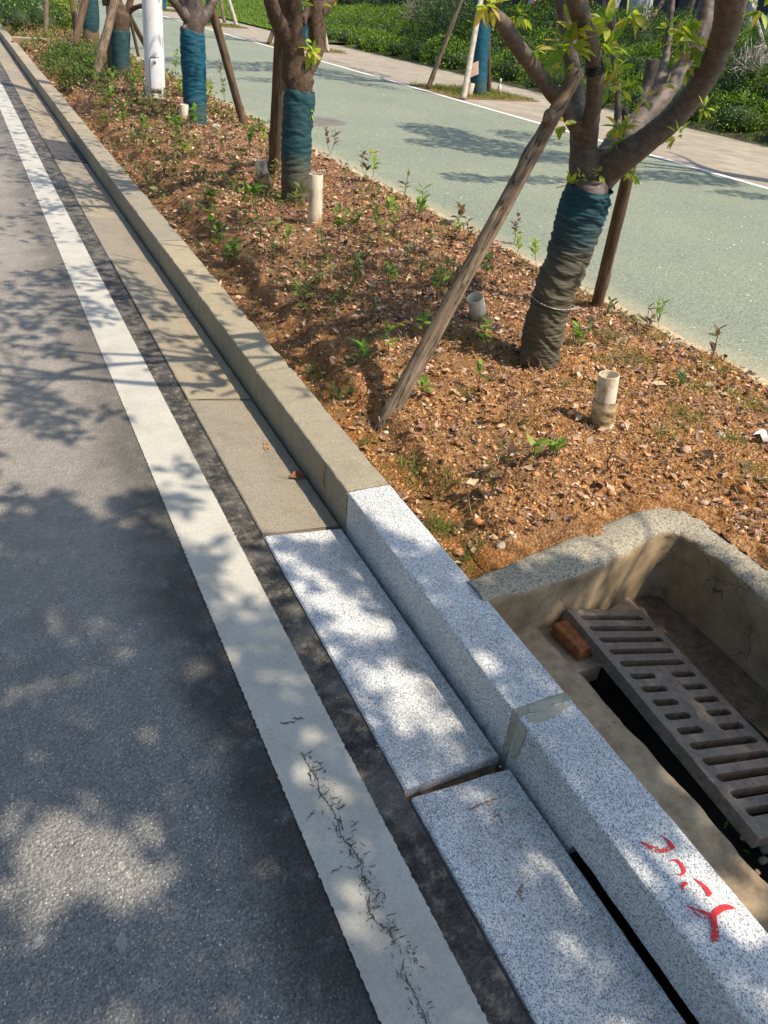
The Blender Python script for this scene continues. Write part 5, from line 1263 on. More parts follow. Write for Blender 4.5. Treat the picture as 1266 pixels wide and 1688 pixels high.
Pb = scatter_bed(340, y1=6, ex=1.7); P = np.concatenate([P, Pb]); S = np.concatenate([S, RNG.uniform(.008, .022, 340)]); C = np.concatenate([C, pick([(0.52, 0.25, 0.10), (0.42, 0.19, 0.075), (0.55, 0.31, 0.15)], 340, .15)])
V, Fc, C = blobs(P, S, C); stuff(mesh('soil_crumbs', V, Fc, MAT['litter'], col=C), 'loose orange crumbs and clods of soil', 'soil')
P = scatter_bed(230, y1=7, ex=1.6); S = RNG.uniform(0.003, 0.009, len(P)); C = pick([(0.5, 0.45, 0.4), (0.6, 0.5, 0.4), (0.4, 0.36, 0.32), (0.65, 0.58, 0.52)], len(P), .15)
V, Fc, C = blobs(P, S, C); stuff(mesh('pebbles', V, Fc, MAT['litter'], col=C), 'small pale pebbles scattered on the red soil', 'pebbles')
# dry twigs
mb = MB(); P = scatter_bed(900, dens=litter_d, y1=8, ex=1.4)
for p in P:
    a = random.uniform(0, 6.28); L = random.uniform(.03, .13); dr = np.array([math.cos(a), math.sin(a), random.uniform(-.05, .35)])
    q = p + dr * L; mm = (p + q) / 2 + np.array([random.uniform(-.01, .01), random.uniform(-.01, .01), .012]); mb.add(*tube([p + [0, 0, .006], mm, q], [.0013, .0012, .0006], 4, None, False))
stuff(mb.build('dry_twigs', MAT['twig']), 'thin dry twigs and stalks lying on the bed', 'twigs')
# petals
def petals(n, fx, zf, name, label, s=(0.006, 0.013)):
    P = np.array([fx() for _ in range(n)]); D = rdir(n); D[:, 2] *= .1; N = rdir(n, 3)
    Ls = RNG.uniform(s[0], s[1], n); V, Fc, C = leaves(P, D, N, Ls, Ls * .7, pick([(0.8, 0.72, 0.70), (0.85, 0.8, 0.76), (0.75, 0.6, 0.6)], n, .08)); stuff(mesh(name, V, Fc, MAT['petal'], col=C), label, 'petals')
petals(3200, lambda: (random.uniform(3.3, 7.5), 2 + 22 * random.random() ** 1.0, .124), None, 'petals', 'pale fallen petals sprinkled over the green path', (0.008, 0.019))
petals(220, lambda: (lambda y_: (random.uniform(kf(y_) - .9, kb(y_)), y_))(0.2 + 9 * random.random()) and (lambda y_, x_: (x_, y_, KT + .004 if x_ > kf(y_) + .01 else (0.009 - 0.037 * (x_ - gl(y_)) / .29 if x_ > gl(y_) else .006)))(*(lambda yy_: (yy_, random.uniform(-1.2, kb(yy_) - .01)))(0.2 + 9 * random.random())), None, 'petals', 'tiny pale petals on the road, gutter and kerb', (0.004, 0.008))
P = scatter_bed(260, y1=8, ex=1.3); n = len(P); P[:, 2] += .012; Ls = RNG.uniform(.006, .012, n)
V, Fc, C = leaves(P, rdir(n) * [1, 1, .1], rdir(n, 3), Ls, Ls * .7, pick([(0.8, 0.72, 0.70)], n, .08)); stuff(mesh('petals', V, Fc, MAT['petal'], col=C), 'pale petals lying among the dead leaves of the bed', 'petals')
# grass and tiny weeds
def grass(P, hmin, hmax, cols, name, label, w_=0.0022, per=1):
    n = len(P); D = rdir(n, 1.3); N = rdir(n); Ls = RNG.uniform(hmin, hmax, n)
    V, Fc, C = leaves(P, D, N, Ls, w_ * RNG.uniform(.7, 1.6, n), pick(cols, n, .2), False, 0); return stuff(mesh(name, V, Fc, MAT['grass'], col=C), label, 'grass')
GC = [(0.11, 0.17, 0.03), (0.16, 0.21, 0.05), (0.22, 0.25, 0.07), (0.09, 0.14, 0.03)]
tuf = []
def tuft(u, v, n, rad):
    c = ground_at(u, v); a = RNG.normal(0, rad, (n, 2)); 
    for d in a:
        x, y = c[0] + d[0], c[1] + d[1]
        if x > kb(y) + .01 and x < 3.2 and not (x < 2.04 and y < 1.55): tuf.append((x, y, bedz(x, y)))
for (u, v, n, r) in [(1000, 560, 160, .05), (940, 568, 70, .03), (1050, 600, 240, .07), (1080, 560, 160, .06), (1130, 690, 200, .05), (1180, 610, 200, .06), (1220, 660, 160, .05), (1240, 780, 120, .04), (1150, 640, 160, .05), (1040, 530, 160, .05), (1210, 730, 120, .04),
                     (720, 870, 160, .025), (745, 880, 60, .02), (600, 735, 60, .012), (780, 925, 100, .02), (690, 760, 120, .04), (660, 770, 90, .03), (740, 790, 60, .02), (520, 620, 120, .03), (760, 560, 120, .05), (700, 590, 80, .04), (600, 560, 90, .04), (480, 470, 120, .06), (860, 700, 50, .03), (840, 740, 50, .03), (930, 640, 60, .03), (770, 655, 50, .03), (980, 640, 60, .03), (1100, 720, 110, .05), (1000, 600, 100, .05), (560, 640, 60, .02), (575, 600, 60, .02),
                     (200, 170, 250, .25), (260, 200, 250, .25), (150, 150, 300, .25), (300, 270, 200, .2), (350, 330, 200, .15), (420, 420, 160, .1), (620, 400, 160, .12), (680, 350, 120, .1), (470, 300, 120, .15), (600, 330, 120, .12), (720, 440, 90, .08), (1266, 680, 140, .05), (960, 500, 90, .05), (1020, 470, 70, .05)]:
    tuft(u, v, n, r)
grass(np.array(tuf), .018, .065, GC, 'grass_tufts', 'short weedy grass tufts growing in the red soil')
P = scatter_bed(6000, y1=11, ex=1.2, dens=lambda x, y: .5 if nz((x, y, 4), 3, 2) > 0 else .1); grass(P, .02, .10, [(0.42, 0.32, 0.16), (0.5, .4, .2), (0.3, .22, .12)], 'dry_grass', 'straw coloured dry grass blades in the bed', .0016)
P = scatter_bed(5200, y1=9, ex=1.3, dens=lambda x, y: .3 if nz((x, y, 0), 4, 9) > 0.05 else .06); grass(P, .012, .04, GC + [(0.25, 0.2, 0.06)], 'weeds', 'sparse tiny weeds between the dead leaves')
# broad leaved sprigs
P = []
while len(P) < 260:
    y = 3.2 + 12 * random.random(); x = random.uniform(kb(y) + .06, 3.05)
    if nz((x, y, 0), 2.2, 5) + (0.25 if y > 9 else 0) > 0.02: P.append((x, y, bedz(x, y, False)))
while len(P) < 520:
    y = random.uniform(12, 22); x = random.uniform(kb(y) + .05, 3.1); P.append((x, y, bedz(x, y, False)))
P = np.repeat(np.array(P), 13, axis=0); n = len(P); P[:, :2] += RNG.normal(0, .035, (n, 2)); P[:, 2] += RNG.uniform(.01, .13, n); Ls = RNG.uniform(.025, .055, n) * (1 + .03 * P[:, 1])
V, Fc, C = leaves(P, rdir(n, .4), rdir(n, 1.5), Ls, Ls * .5, pick([(0.11, 0.15, 0.03), (0.18, 0.23, 0.05), (0.08, 0.11, 0.025), (0.24, 0.22, 0.08), (0.2, .13, .06)], n, .2)); stuff(mesh('ground_cover', V, Fc, MAT['leaf'], col=C), 'low leafy green ground cover coming up through the dead leaves', 'ground cover')
# moss by the kerb
P = []
while len(P) < 2600:
    y = 1.5 + 9 * random.random() ** 1.6; x = kb(y) + .005 + abs(random.gauss(0, .06))
    if nz((x, y, 0), 5, 1) > 0.0: P.append((x, y, bedz(x, y)))
grass(np.array(P), .004, .012, [(0.12, 0.14, 0.03), (0.18, 0.17, 0.05)], 'moss', 'low moss along the back of the kerb', .003)

# individual larger stones, placed as seen
STN = [(636, 714, .013, 'tan stone at the foot of the leaning log stake'), (628, 722, .011, 'pinkish stone beside the foot of the leaning log stake'), (700, 612, .016, 'pale round stone right of the leaning log, upper of two'), (690, 618, .013, 'pale stone right of the leaning log, lower of two'),
       (645, 750, .009, 'small grey stone in the wet trough by the kerb'), (788, 862, .02, 'reddish clod at the edge of the soil bank near the drain box'), (825, 902, .02, 'grey stone at the left end of the drain box rim'), (845, 885, .013, 'small grey stone beside the larger one near the drain rim'),
       (1187, 720, .022, 'mossy tan stone among dead leaves at the right edge'), (1130, 745, .028, 'brown flat stone among dead leaves right of the taped pipe'), (1225, 808, .028, 'orange clod at the right edge above the drain rim'), (1160, 830, .016, 'rounded brown stone just above the drain rim corner'), (1195, 830, .02, 'flat brown stone between orange clod and drain rim'),
       (955, 740, .009, 'white pebble in the open soil left of the taped pipe'), (1010, 815, .013, 'dark reddish stone above the middle of the drain rim'), (870, 800, .009, 'small pale stone in the middle of the open soil'), (505, 382, .03, 'flat grey stone below the second tree'), (356, 212, .06, 'pale round stone right of the third tree'), (470, 388, .022, 'pale stone left of the flat grey stone below the second tree')]
for k, (u, v, s, lab) in enumerate(STN):
    p = ground_at(u, v); rock('stone', p + [0, 0, s * .25], s, MAT['clod'] if 'clod' in lab else MAT['stone'], k * 3.1, .6, None, lab, 2, k * 1.1, 'stone' if 'clod' not in lab else 'clod')
# brown leaf on the gutter
p = on_slab(487, 785, .012)
lf = thing('fallen_leaf', 'single large curled brown leaf lying on the weathered gutter slab', 'leaf', tuple(p))
a = on_slab(477, 787, .008); b = on_slab(508, 780, .010)
V, Fc, C = leaves([a], [b - a], [[0.1, -.3, 1]], np.linalg.norm(b - a), .042, [(0.20, 0.085, 0.045)], True, 1.3); mesh('blade', V, Fc, MAT['litter'], lf, True, C)
mb = MB(); mb.add(*tube([a, on_slab(468, 786, .006), on_slab(460, 785, .004)], .0009, 5, None, False)); mb.build('stalk', MAT['twig'], lf)
# curled tan leaf right of the taped pipe; white scrap at right edge
p = ground_at(1085, 640); V, Fc, C = leaves([p + [-.05, .01, .02]], [[1, -.15, 0]], [[0, -.4, 1]], .10, .035, [(0.42, 0.32, 0.2)], True, 1.5); o = mesh('fallen_leaf', V, Fc, MAT['litter'], smooth=True, col=C, loc=tuple(p)); tag(o, 'curled tan dead leaf right of the taped pipe', 'leaf')
p = ground_at(1262, 728); V = []
for i in range(9):
    for j in range(9): V.append((p[0] + (i - 4) * .010, p[1] + (j - 4) * .010, p[2] + .02 + .03 * nz((i * .3, j * .3, 0), 1) + .012 * nz((i, j, 3), .9)))
o = mesh('paper_scrap', V, grid_faces(9, 9), MAT['rag'], smooth=True, loc=tuple(p)); tag(o, 'crumpled pale scrap of paper at the right edge of the bed', 'scrap')

# ------------------------------------------------------------------ seedlings in the bed
LM = [('the nearest trunk', ground_at(888, 592)), ('the second tree', ground_at(487, 331)), ('the third tree', ground_at(322, 203)), ('the white pole', ground_at(257, 164)), ('the taped pipe', ground_at(991, 703)),
      ('the short pipe', ground_at(792, 533)), ('the tall white pipe', ground_at(519, 370)), ('the broken pipe stub', ground_at(440, 317)), ('the leaning log foot', ground_at(622, 706)), ('the short red-brown stake', ground_at(984, 503)), ('the long brown stake', ground_at(404, 205)), ('the fourth tree', ground_at(200, 129))]
def seedling(u, v, h, kind, n, lean=0.0, seed=0):
    g = ground_at(u, v); g[2] = bedz(g[0], g[1]) - .003
    look = {'bush': 'leafy bright green', 'spar': 'sparse light green', 'dark': 'reddish dark leaved', 'twig': 'nearly bare twiggy', 'rose': 'low dark green'}[kind]
    h = h * 1.3 + .02; t = thing('shrub_seedling', look, 'seedling', tuple(g), 'young shrub seedlings planted in the bed'); t['_look'] = look
    r = random.Random(seed); mb = MB(); LV = []
    ns = {'bush': 3, 'spar': 1, 'dark': 2, 'twig': 2, 'rose': 3}[kind]
    cols = {'bush': [(0.14, 0.26, 0.03), (0.22, 0.34, 0.05), (0.08, 0.17, 0.025)], 'spar': [(0.22, 0.33, 0.05), (0.30, 0.36, 0.07), (0.12, 0.2, 0.03)], 'dark': [(0.14, 0.07, 0.05), (0.2, 0.1, 0.06), (0.1, 0.1, 0.03)],
            'twig': [(0.1, 0.12, 0.03), (0.16, 0.08, 0.05)], 'rose': [(0.06, 0.13, 0.03), (0.1, 0.17, 0.04)]}[kind]
    for s in range(ns):
        a = r.uniform(0, 6.28); sp = {'bush': .35, 'rose': .6}.get(kind, .22)
        tip = g + np.array([math.cos(a) * sp * h * r.random() + lean * h, math.sin(a) * sp * h * r.random(), h * r.uniform(.7, 1)])
        mid = (g + tip) / 2 + np.array([r.uniform(-.1, .1) * h, r.uniform(-.1, .1) * h, 0])
        mb.add(*tube([g, mid, tip], [.0022, .0018, .001], 5, None, False, h / 5))
        nn = max(2, int(n * 2.1) // ns); h_ = h
        for k in range(nn):
            tt = r.uniform(.35, 1) if kind != 'rose' else r.uniform(.1, 1); q = g + (mid - g) * min(1, tt * 2) if tt < .5 else mid + (tip - mid) * (tt - .5) * 2
            an = r.uniform(0, 6.28); D = np.array([math.cos(an), math.sin(an), r.uniform(.1, 1.0)]); L = r.uniform(.04, .068) * (1.0 if kind != 'rose' else .7) * (1 + .3 * (g[1] > 5))
            c = np.array(cols[r.randrange(len(cols))]) * r.uniform(.8, 1.2)
            LV.append(leaves([q], [D], [[-D[0] * .5 + r.uniform(-.3, .3), -D[1] * .5 + r.uniform(-.3, .3), 1]], L, L * .5, [c], True, .7))
    mb.build('stem', MAT['twig'], t, True); V, Fc, C = cat(LV); mesh('foliage', V, Fc, MAT['leaf'], t, True, C)
    return t
SD = [  # u, v, height, kind, leaves
 (800, 470, .12, 'spar', 8), (800, 590, .13, 'bush', 9), (788, 640, .08, 'spar', 3), (700, 655, .05, 'spar', 4), (838, 700, .14, 'twig', 3), (805, 820, .10, 'twig', 4), (918, 757, .05, 'bush', 6), (880, 770, .08, 'spar', 4), (950, 575, .08, 'bush', 6), (958, 572, .09, 'rose', 7), (905, 500, .05, 'spar', 4),
 (885, 445, .17, 'spar', 7), (1170, 600, .13, 'dark', 6), (1065, 550, .10, 'twig', 5), (1085, 530, .09, 'bush', 7), (1000, 780, .10, 'twig', 2), (830, 790, .10, 'twig', 4), (600, 600, .06, 'bush', 7), (640, 585, .14, 'spar', 7), (690, 560, .10, 'spar', 6), (720, 500, .13, 'bush', 9), (745, 470, .09, 'rose', 8), (640, 480, .10, 'bush', 9),
 (650, 385, .17, 'bush', 12), (625, 390, .16, 'bush', 12), (560, 395, .17, 'bush', 14), (585, 385, .13, 'bush', 10), (540, 430, .12, 'rose', 9), (500, 505, .09, 'bush', 7), (525, 470, .10, 'rose', 8), (590, 470, .11, 'rose', 8), (600, 430, .12, 'rose', 9), (560, 500, .08, 'rose', 7), (605, 530, .10, 'rose', 7), (670, 430, .13, 'rose', 9), (695, 455, .1, 'rose', 7),
 (360, 400, .13, 'bush', 12), (385, 420, .12, 'bush', 10), (375, 440, .09, 'bush', 8), (350, 385, .12, 'bush', 10), (395, 380, .10, 'rose', 8), (420, 350, .12, 'bush', 9), (335, 300, .12, 'rose', 9), (345, 340, .10, 'bush', 8), (300, 270, .16, 'bush', 12), (290, 240, .2, 'bush', 12), (240, 230, .18, 'bush', 12), (232, 255, .15, 'rose', 10), (270, 290, .14, 'rose', 9), (245, 310, .14, 'rose', 9), (325, 215, .16, 'bush', 11),
 (412, 255, .15, 'bush', 11), (440, 250, .17, 'spar', 9), (430, 300, .1, 'rose', 8), (360, 260, .15, 'rose', 9), (385, 290, .12, 'rose', 8), (370, 165, .2, 'twig', 8), (365, 140, .28, 'dark', 9), (460, 215, .2, 'dark', 8), (290, 125, .28, 'spar', 14), (303, 135, .22, 'spar', 9), (460, 205, .25, 'dark', 9),
 (545, 255, .2, 'dark', 9), (600, 300, .22, 'dark', 7), (612, 300, .24, 'spar', 8), (665, 330, .2, 'twig', 3), (698, 370, .18, 'spar', 9), (690, 360, .12, 'bush', 8), (755, 370, .12, 'dark', 7), (750, 395, .1, 'bush', 8), (845, 405, .14, 'dark', 7), (850, 425, .1, 'spar', 6), (770, 400, .1, 'dark', 5), (810, 440, .12, 'twig', 4), (640, 360, .1, 'spar', 7),
 (160, 140, .3, 'bush', 16), (175, 150, .25, 'rose', 12), (190, 160, .25, 'bush', 14), (140, 115, .32, 'rose', 14), (120, 100, .32, 'rose', 14), (215, 180, .25, 'bush', 14), (100, 85, .3, 'rose', 12), (225, 150, .3, 'spar', 12), (170, 110, .35, 'rose', 14), (150, 130, .3, 'rose', 12), (240, 190, .2, 'rose', 10), (180, 190, .2, 'bush', 12), (205, 215, .2, 'bush', 10), (1120, 640, .05, 'rose', 7), (1000, 520, .06, 'rose', 6), (660, 640, .05, 'rose', 5), (560, 660, .05, 'rose', 6), (450, 430, .08, 'rose', 7), (470, 420, .1, 'spar', 6), (430, 400, .1, 'rose', 8), (310, 350, .1, 'rose', 7)]
TH = []
for k, (u, v, h, kind, n) in enumerate(SD): TH.append(seedling(u, v, h, kind, n, seed=k * 13 + 5))
keyd = {}
for t in TH:
    p = np.array(t['_loc']); d = [np.linalg.norm(p[:2] - l[1][:2]) for l in LM]; i = int(np.argmin(d)); q = LM[i][1]
    side = 'left of' if p[0] < q[0] - 0.12 and abs(p[0] - q[0]) > abs(p[1] - q[1]) * .5 else 'right of' if p[0] > q[0] + .12 and abs(p[0] - q[0]) > abs(p[1] - q[1]) * .5 else 'in front of' if p[1] < q[1] else 'behind'
    keyd.setdefault((t['_look'], i, side), []).append((d[i], t))
for (look, i, side), L in keyd.items():
    L.sort(key=lambda a: a[0])
    for k, (d, t) in enumerate(L):
        t['label'] = look + ' seedling ' + side + ' ' + LM[i][0] + ('' if len(L) == 1 else ', ' + ['nearest', 'second nearest', 'third nearest', 'fourth nearest', 'fifth nearest', 'sixth nearest', 'seventh nearest', 'eighth nearest'][min(k, 7)])
for t in TH: del t['_look']
# ------------------------------------------------------------------ shrubs
def shrub(label, name, ells, n, cols, L=0.05, cat_='shrub', group=None, core=True, wd=.45, cut=None, mat='hedgeleaf', rough=.25, dens=None):
    c0 = ells[0]
    t = thing(name, label, cat_, (c0[0], c0[1], max(0.1, c0[2] - c0[5])), group)
    vol = np.array([e[3] * e[4] + e[4] * e[5] + e[3] * e[5] for e in ells]); pr = vol / vol.sum(); Ps, Ns = [], []
    for e, k in zip(ells, RNG.multinomial(n, pr)):
        d = rdir(k, .35); nzv = np.array([nz((q[0] * 2 + e[0], q[1] * 2 + e[1], q[2] * 2), 1.6) + .5 * nz((q[0] * 5, q[1] * 5 + e[0], q[2] * 5), 1.6) for q in d])
        rr = (1 + rough * nzv) * RNG.uniform(.8, 1.08, k)
        P = np.array(e[:3]) + d * np.array(e[3:6]) * rr[:, None]; Ps.append(P); Ns.append(norm(d / np.array(e[3:6])))
    P = np.concatenate(Ps); N = np.concatenate(Ns)
    ok = P[:, 2] > 0.1
    if cut is not None: ok &= cut(P)
    P, N = P[ok], N[ok]; m = len(P); D = rdir(m, .5) + N * .5; NN = N + rdir(m) * .7; Ls = L * RNG.uniform(.6, 1.3, m)
    V, Fc, C = leaves(P, D, NN, Ls, Ls * wd, pick(cols, m, .22)); mesh('foliage', V, Fc, MAT[mat], t, False, C)
    if core:  # added solid dark fill, stops the view through the leaves
        mb = MB(); bm = bmesh.new(); bmesh.ops.create_icosphere(bm, subdivisions=2, radius=1); Vc = [v.co[:] for v in bm.verts]; Fb = [tuple(v.index for v in f.verts) for f in bm.faces]; bm.free()
        for e in ells: mb.add([(e[0] + v[0] * e[3] * .58, e[1] + v[1] * e[4] * .58, e[2] + v[2] * e[5] * .58) for v in Vc], Fb)
        mb.build('dark_fill', MAT['core'], t, True)
    return t
G_az = [(0.045, 0.11, 0.010), (0.09, 0.18, 0.014), (0.15, 0.26, 0.018), (0.025, 0.06, 0.008), (0.22, 0.30, 0.025)]
G_dk = [(0.025, 0.055, 0.015), (0.04, 0.085, 0.02), (0.06, 0.11, 0.03), (0.12, 0.16, 0.06)]
G_yl = [(0.15, 0.22, 0.02), (0.24, 0.30, 0.03), (0.08, 0.14, 0.015), (0.3, 0.33, 0.06)]
hs = []
k = 0
for y in np.arange(7.3, 30.5, 1.05):
    row = [(10.95, .34, .42), (11.75, .36, .5), (12.55, .36, .5), (13.3, .36, .5)]
    lowf = 1.0 if y < 19 else .8
    ells = []
    for (x, r, hh) in row:
        zz = bankz(x, y); ells.append((x + random.uniform(-.1, .1), y + random.uniform(-.15, .15), zz + .12, .55, .68, hh * lowf * random.uniform(.85, 1.15)))
    col = G_az if k % 3 else G_az[:2] + G_dk
    if y > 21: col = G_az[:3] + G_yl[:2]
    near = y < 18
    pos = 'beside the pavement, %s of the row counted from the right' % (ordn[k] if k < 10 else ['eleventh', 'twelfth', 'thirteenth', 'fourteenth', 'fifteenth', 'sixteenth', 'seventeenth', 'eighteenth', 'nineteenth', 'twentieth', 'twenty-first', 'twenty-second', 'twenty-third'][k - 10])
    shrub('rounded green azalea clump ' + pos, 'azalea_shrub', ells, 13000 if y < 15 else 8000 if y < 22 else 3600, col, .040 if y < 15 else .055, group='azalea shrubs on the bank behind the pavement')
    k += 1
shrub('large dark clipped evergreen shrub rising behind the azaleas', 'evergreen_shrub', [(11.8, 19.6, .85, .95, 1.3, .85), (12.3, 21.0, .95, .9, 1.2, .9), (12.2, 18.6, .8, .8, .9, .75)], 15000, G_dk, .06)
shrub('red leaved shrub behind the far row tree', 'red_shrub', [(14.2, 18.8, 1.75, .7, .9, .55)], 3500, [(0.28, 0.02, 0.02), (0.42, 0.05, 0.04), (0.2, 0.03, 0.02)], .07)
shrub('dense dark green shrub mass at the far left end of the bed', 'evergreen_shrub', [(1.78, 21.9, .3, .42, .8, .42), (2.0, 24.5, .35, .85, 1.6, .62), (1.9, 27.5, .5, 1.0, 2, .85), (2.3, 22.3, .25, .55, .8, .45)], 9000, G_dk + G_az[:2], .075, cut=lambda P: (P[:, 0] > kb(P[:, 1]) - .1) & (P[:, 0] < 3.3))
shrub('yellow-green shrub between the fifth tree and the path', 'yellow_green_shrub', [(3.0, 23.5, .3, .4, .9, .45)], 2600, G_yl, .07)
shrub('low dark groundcover shrub around the dark leaning stake', 'groundcover_shrub', [(1.85, 14.2, .16, .45, 1.3, .20), (2.1, 15.8, .15, .5, .7, .2), (1.75, 12.6, .13, .35, .6, .15)], 5200, G_dk + [(0.1, .15, .03)] + G_yl[:1], .05, core=False)
shrub('pale yellow-green shrub right of the white pole foot', 'yellow_green_shrub', [(2.95, 11.4, .22, .22, .3, .16)], 500, G_yl + [(0.3, .25, .06)], .06, core=False)
# dry bush: bare tangled twigs
def drybush(label, c, r, n, seed):
    t = thing('dry_bush', label, 'bush', tuple(c)); mb = MB(); rr = random.Random(seed)
    for _ in range(n):
        a = rr.uniform(0, 6.28); e = rr.uniform(.1, 1.4); d = np.array([math.cos(a) * math.cos(e), math.sin(a) * math.cos(e), math.sin(e)])
        p = np.array(c, float) + np.array([rr.uniform(-.3, .3), rr.uniform(-.3, .3), 0]) * r; q = p + d * r * rr.uniform(.5, 1); q2 = q + np.array([rr.uniform(-.4, .4), rr.uniform(-.4, .4), rr.uniform(-.5, .3)]) * r
        mb.add(*tube([p, q, q2], [.009, .006, .003], 4, None, False, r / 4))
    mb.build('twigs', MAT['bamboo'], t); return t
drybush('bare greyish tangled bush beside the large dark evergreen', (12.6, 22.8, .85), .8, 150, 3)
drybush('straw coloured dry grassy bush on the bank at the right', (11.9, 10.2, .9), .5, 170, 5)
# grass on the far lawn and on the tree squares
def blades(x0, x1, y0, y1, n, zf, name, label, cols, h0=.03, h1=.07, w_=.006):
    P = np.stack([RNG.uniform(x0, x1, n), RNG.uniform(y0, y1, n), np.zeros(n)], 1); P[:, 2] = [zf(p[0], p[1]) for p in P]
    return grass(P, h0, h1, cols, name, label, w_)
lawnV = [(x, y, .118 + .5 * sm((x - 10.3) / 4)) for y in (24, 30, 40, 60, 100) for x in (10.2, 11, 12, 14, 30)]
struct(mesh('lawn', [(a, b, c + .05) for a, b, c in lawnV], grid_faces(5, 5), MAT['bankground']))
blades(10.0, 14, 28, 60, 26000, lambda x, y: .165 + .5 * sm((x - 10.3) / 4), 'lawn_grass', 'bright green lawn beyond the far end of the pavement', [(0.16, 0.27, 0.03), (0.22, 0.33, 0.05), (0.10, 0.19, 0.02)], .08, .16, .02)

# far row: wrapped trees standing in grass squares in the pavement
SQ = [(8.6, 13.5, 'near the second leaning bamboo'), (8.6, 21.9, ''), (8.6, 30.0, ''), (8.6, 38.5, '')]
for i, (x, y, _) in enumerate(SQ):
    o = struct(mesh('tree_pit', [(x - .85, y - .95, .121), (x + .85, y - .95, .121), (x + .85, y + .95, .121), (x - .85, y + .95, .121)], [(0, 1, 2, 3)], MAT['soil']))
    blades(x - .83, x + .83, y - .93, y + .93, 4200 if i == 0 else 1800, lambda a, b: .121, 'pit_grass', ['short grass in the nearest tree square of the pavement', 'short grass in the second tree square', 'short grass in the third tree square', 'short grass in the fourth tree square'][i], [(0.12, 0.19, 0.03), (0.2, 0.26, 0.06), (0.09, 0.14, 0.02)], .03, .08 , .006 + .002 * i)
def far_tree(label, x, y, r, lean, h, seed, crown=True, wrap=True, shade=None, n=2600, vis=True):
    b = np.array([x, y, .1]); top = b + np.array([lean[0], lean[1], 1]) * h; t = thing('pavement_tree', label, 'tree', tuple(b), 'blue wrapped trees along the pavement')
    L = [([b, top], [r, r * .9])]; rng = random.Random(seed); tips = []
    for k in range(4):
        a = k * 1.57 + rng.uniform(-.4, .4); d = np.array([math.cos(a) * .6, math.sin(a) * .6, 1]); q = top + d * rng.uniform(.7, 1.1); L.append(([top - (top - b) * .05, top + d * .4, q], [r * .7, r * .5, r * .35])); tips.append((q, d, r * .3))
    mb = MB(); tubes_to(mb, L, 12, .1); mb.build('trunk', MAT['bark'], t, True)
    if wrap: V, Fc = wrap_tube([b + (top - b) * .02, b + (top - b) * .5, b + (top - b) * .93], [r * 1.12, r * 1.1, r * 1.1], seed, .014, 28, .03); mesh('trunk_wrap', V, Fc, MAT['wrap_bright'], t, True)
    tw, cl = [], []; grow_twigs(tips, 2, rng, bad, tw, cl, .8)
    mb = MB()
    for p, q in tw: mb.add(*tube(p, [v for v in q], 5, None, False, .2))
    if tw: mb.build('branch', MAT['bark'], t, True)
    C_ = []
    if shade: C_ += shade
    elif cl:
        P = np.repeat(np.array(cl), 9, axis=0) + RNG.normal(0, .09, (len(cl) * 9, 3)); P = P[~inframe(P, 60)]; m = len(P); Ls = .08 * RNG.uniform(.7, 1.2, m)
        if m: C_.append(leaves(P, rdir(m), rdir(m, 1), Ls, Ls * .45, pick(G_az, m)))
    if C_: V, Fc, C = cat(C_); mesh('crown', V, Fc, MAT['leaf'], t, False, C)
    return t
fb = at(788, 156, .12); ft = aty(797, 0, fb[1] + .1); ln = (ft - fb) / (ft[2] - fb[2])
FT1 = far_tree('nearest blue wrapped pavement tree, leaning among bamboo props', fb[0], fb[1], .125, ln, 2.2, 5, shade=[shade_leaves(15000, (3.3, 8), (9.6, 15.5), (2.8, 4.2), lambda u, v: ell(u, v, GREEN), .12, .11)])
# torn scrap taped to it and its props
V = []
for i in range(5):
    for j in range(5): V.append(aty(775 + 14 * i / 4, 106 + 22 * j / 4 - 6 * i / 4, fb[1] - .16 - .012 * math.sin(i * .8)))
mesh('torn_wrap', V, grid_faces(5, 5), MAT['cardboard'], FT1, True)
gr = 'props of the pavement trees'
def farstake(label, a, b, dy, r, mat, seed): 
    p = at(a[0], a[1], .12); return stake(label, p, aty(b[0], b[1], p[1] + dy), r, r * .85, mat, True, seed, gr, res=.08)
farstake('brown prop leaning right, left of the nearest pavement tree', (705, 147), (762, -5), -.3, .045, 'stake', 31)
farstake('whitish bamboo prop in front of the nearest pavement tree', (764, 164), (793, -5), .4, .05, 'bamboo', 32)
farstake('dark upright prop right of the nearest pavement tree', (806, 152), (804, -5), -.2, .045, 'stake_red', 33)
lathe_pipe('white pipe at the foot of the nearest pavement tree', at(773, 158, .12), aty(778, 137, at(773, 158, .12)[1]), .055, None, seed=9)
far_tree('second blue wrapped pavement tree seen through the second planter tree', 8.6, 21.9, .14, (0, 0), 2.4, 6, shade=[shade_leaves(14000, (3.3, 8), (15.5, 24), (3, 4.6), lambda u, v: ell(u, v, GREEN), .12, .14)])
farstake('dark prop leaning right, left of the second pavement tree', (443, 73), (464, 10), .2, .06, 'stake_red', 34)
farstake('pale thin prop right of the second pavement tree', (541, 86), (528, 18), .2, .045, 'bamboo', 35)
far_tree('third blue wrapped pavement tree beside two pale props', 8.5, 30.3, .14, (0, 0), 2.4, 7)
farstake('dark thin prop right of the third pavement tree', (370, 37), (363, -5), .2, .06, 'stake', 36)
farstake('pale crooked prop right of the third pavement tree', (390, 43), (376, -5), .2, .07, 'bamboo', 37)
far_tree('fourth blue wrapped pavement tree just right of the white pole top', 8.7, 38.5, .19, (0, 0), 2.4, 8)
far_tree('pavement tree outside the right edge, shading the green path', 8.7, 5.4, .125, (0, 0), 2.3, 9, shade=[shade_leaves(26000, (3.6, 8.2), (4.6, 9.6), (2.8, 4.4), lambda u, v: ell(u, v, GREEN), .12, .10)])

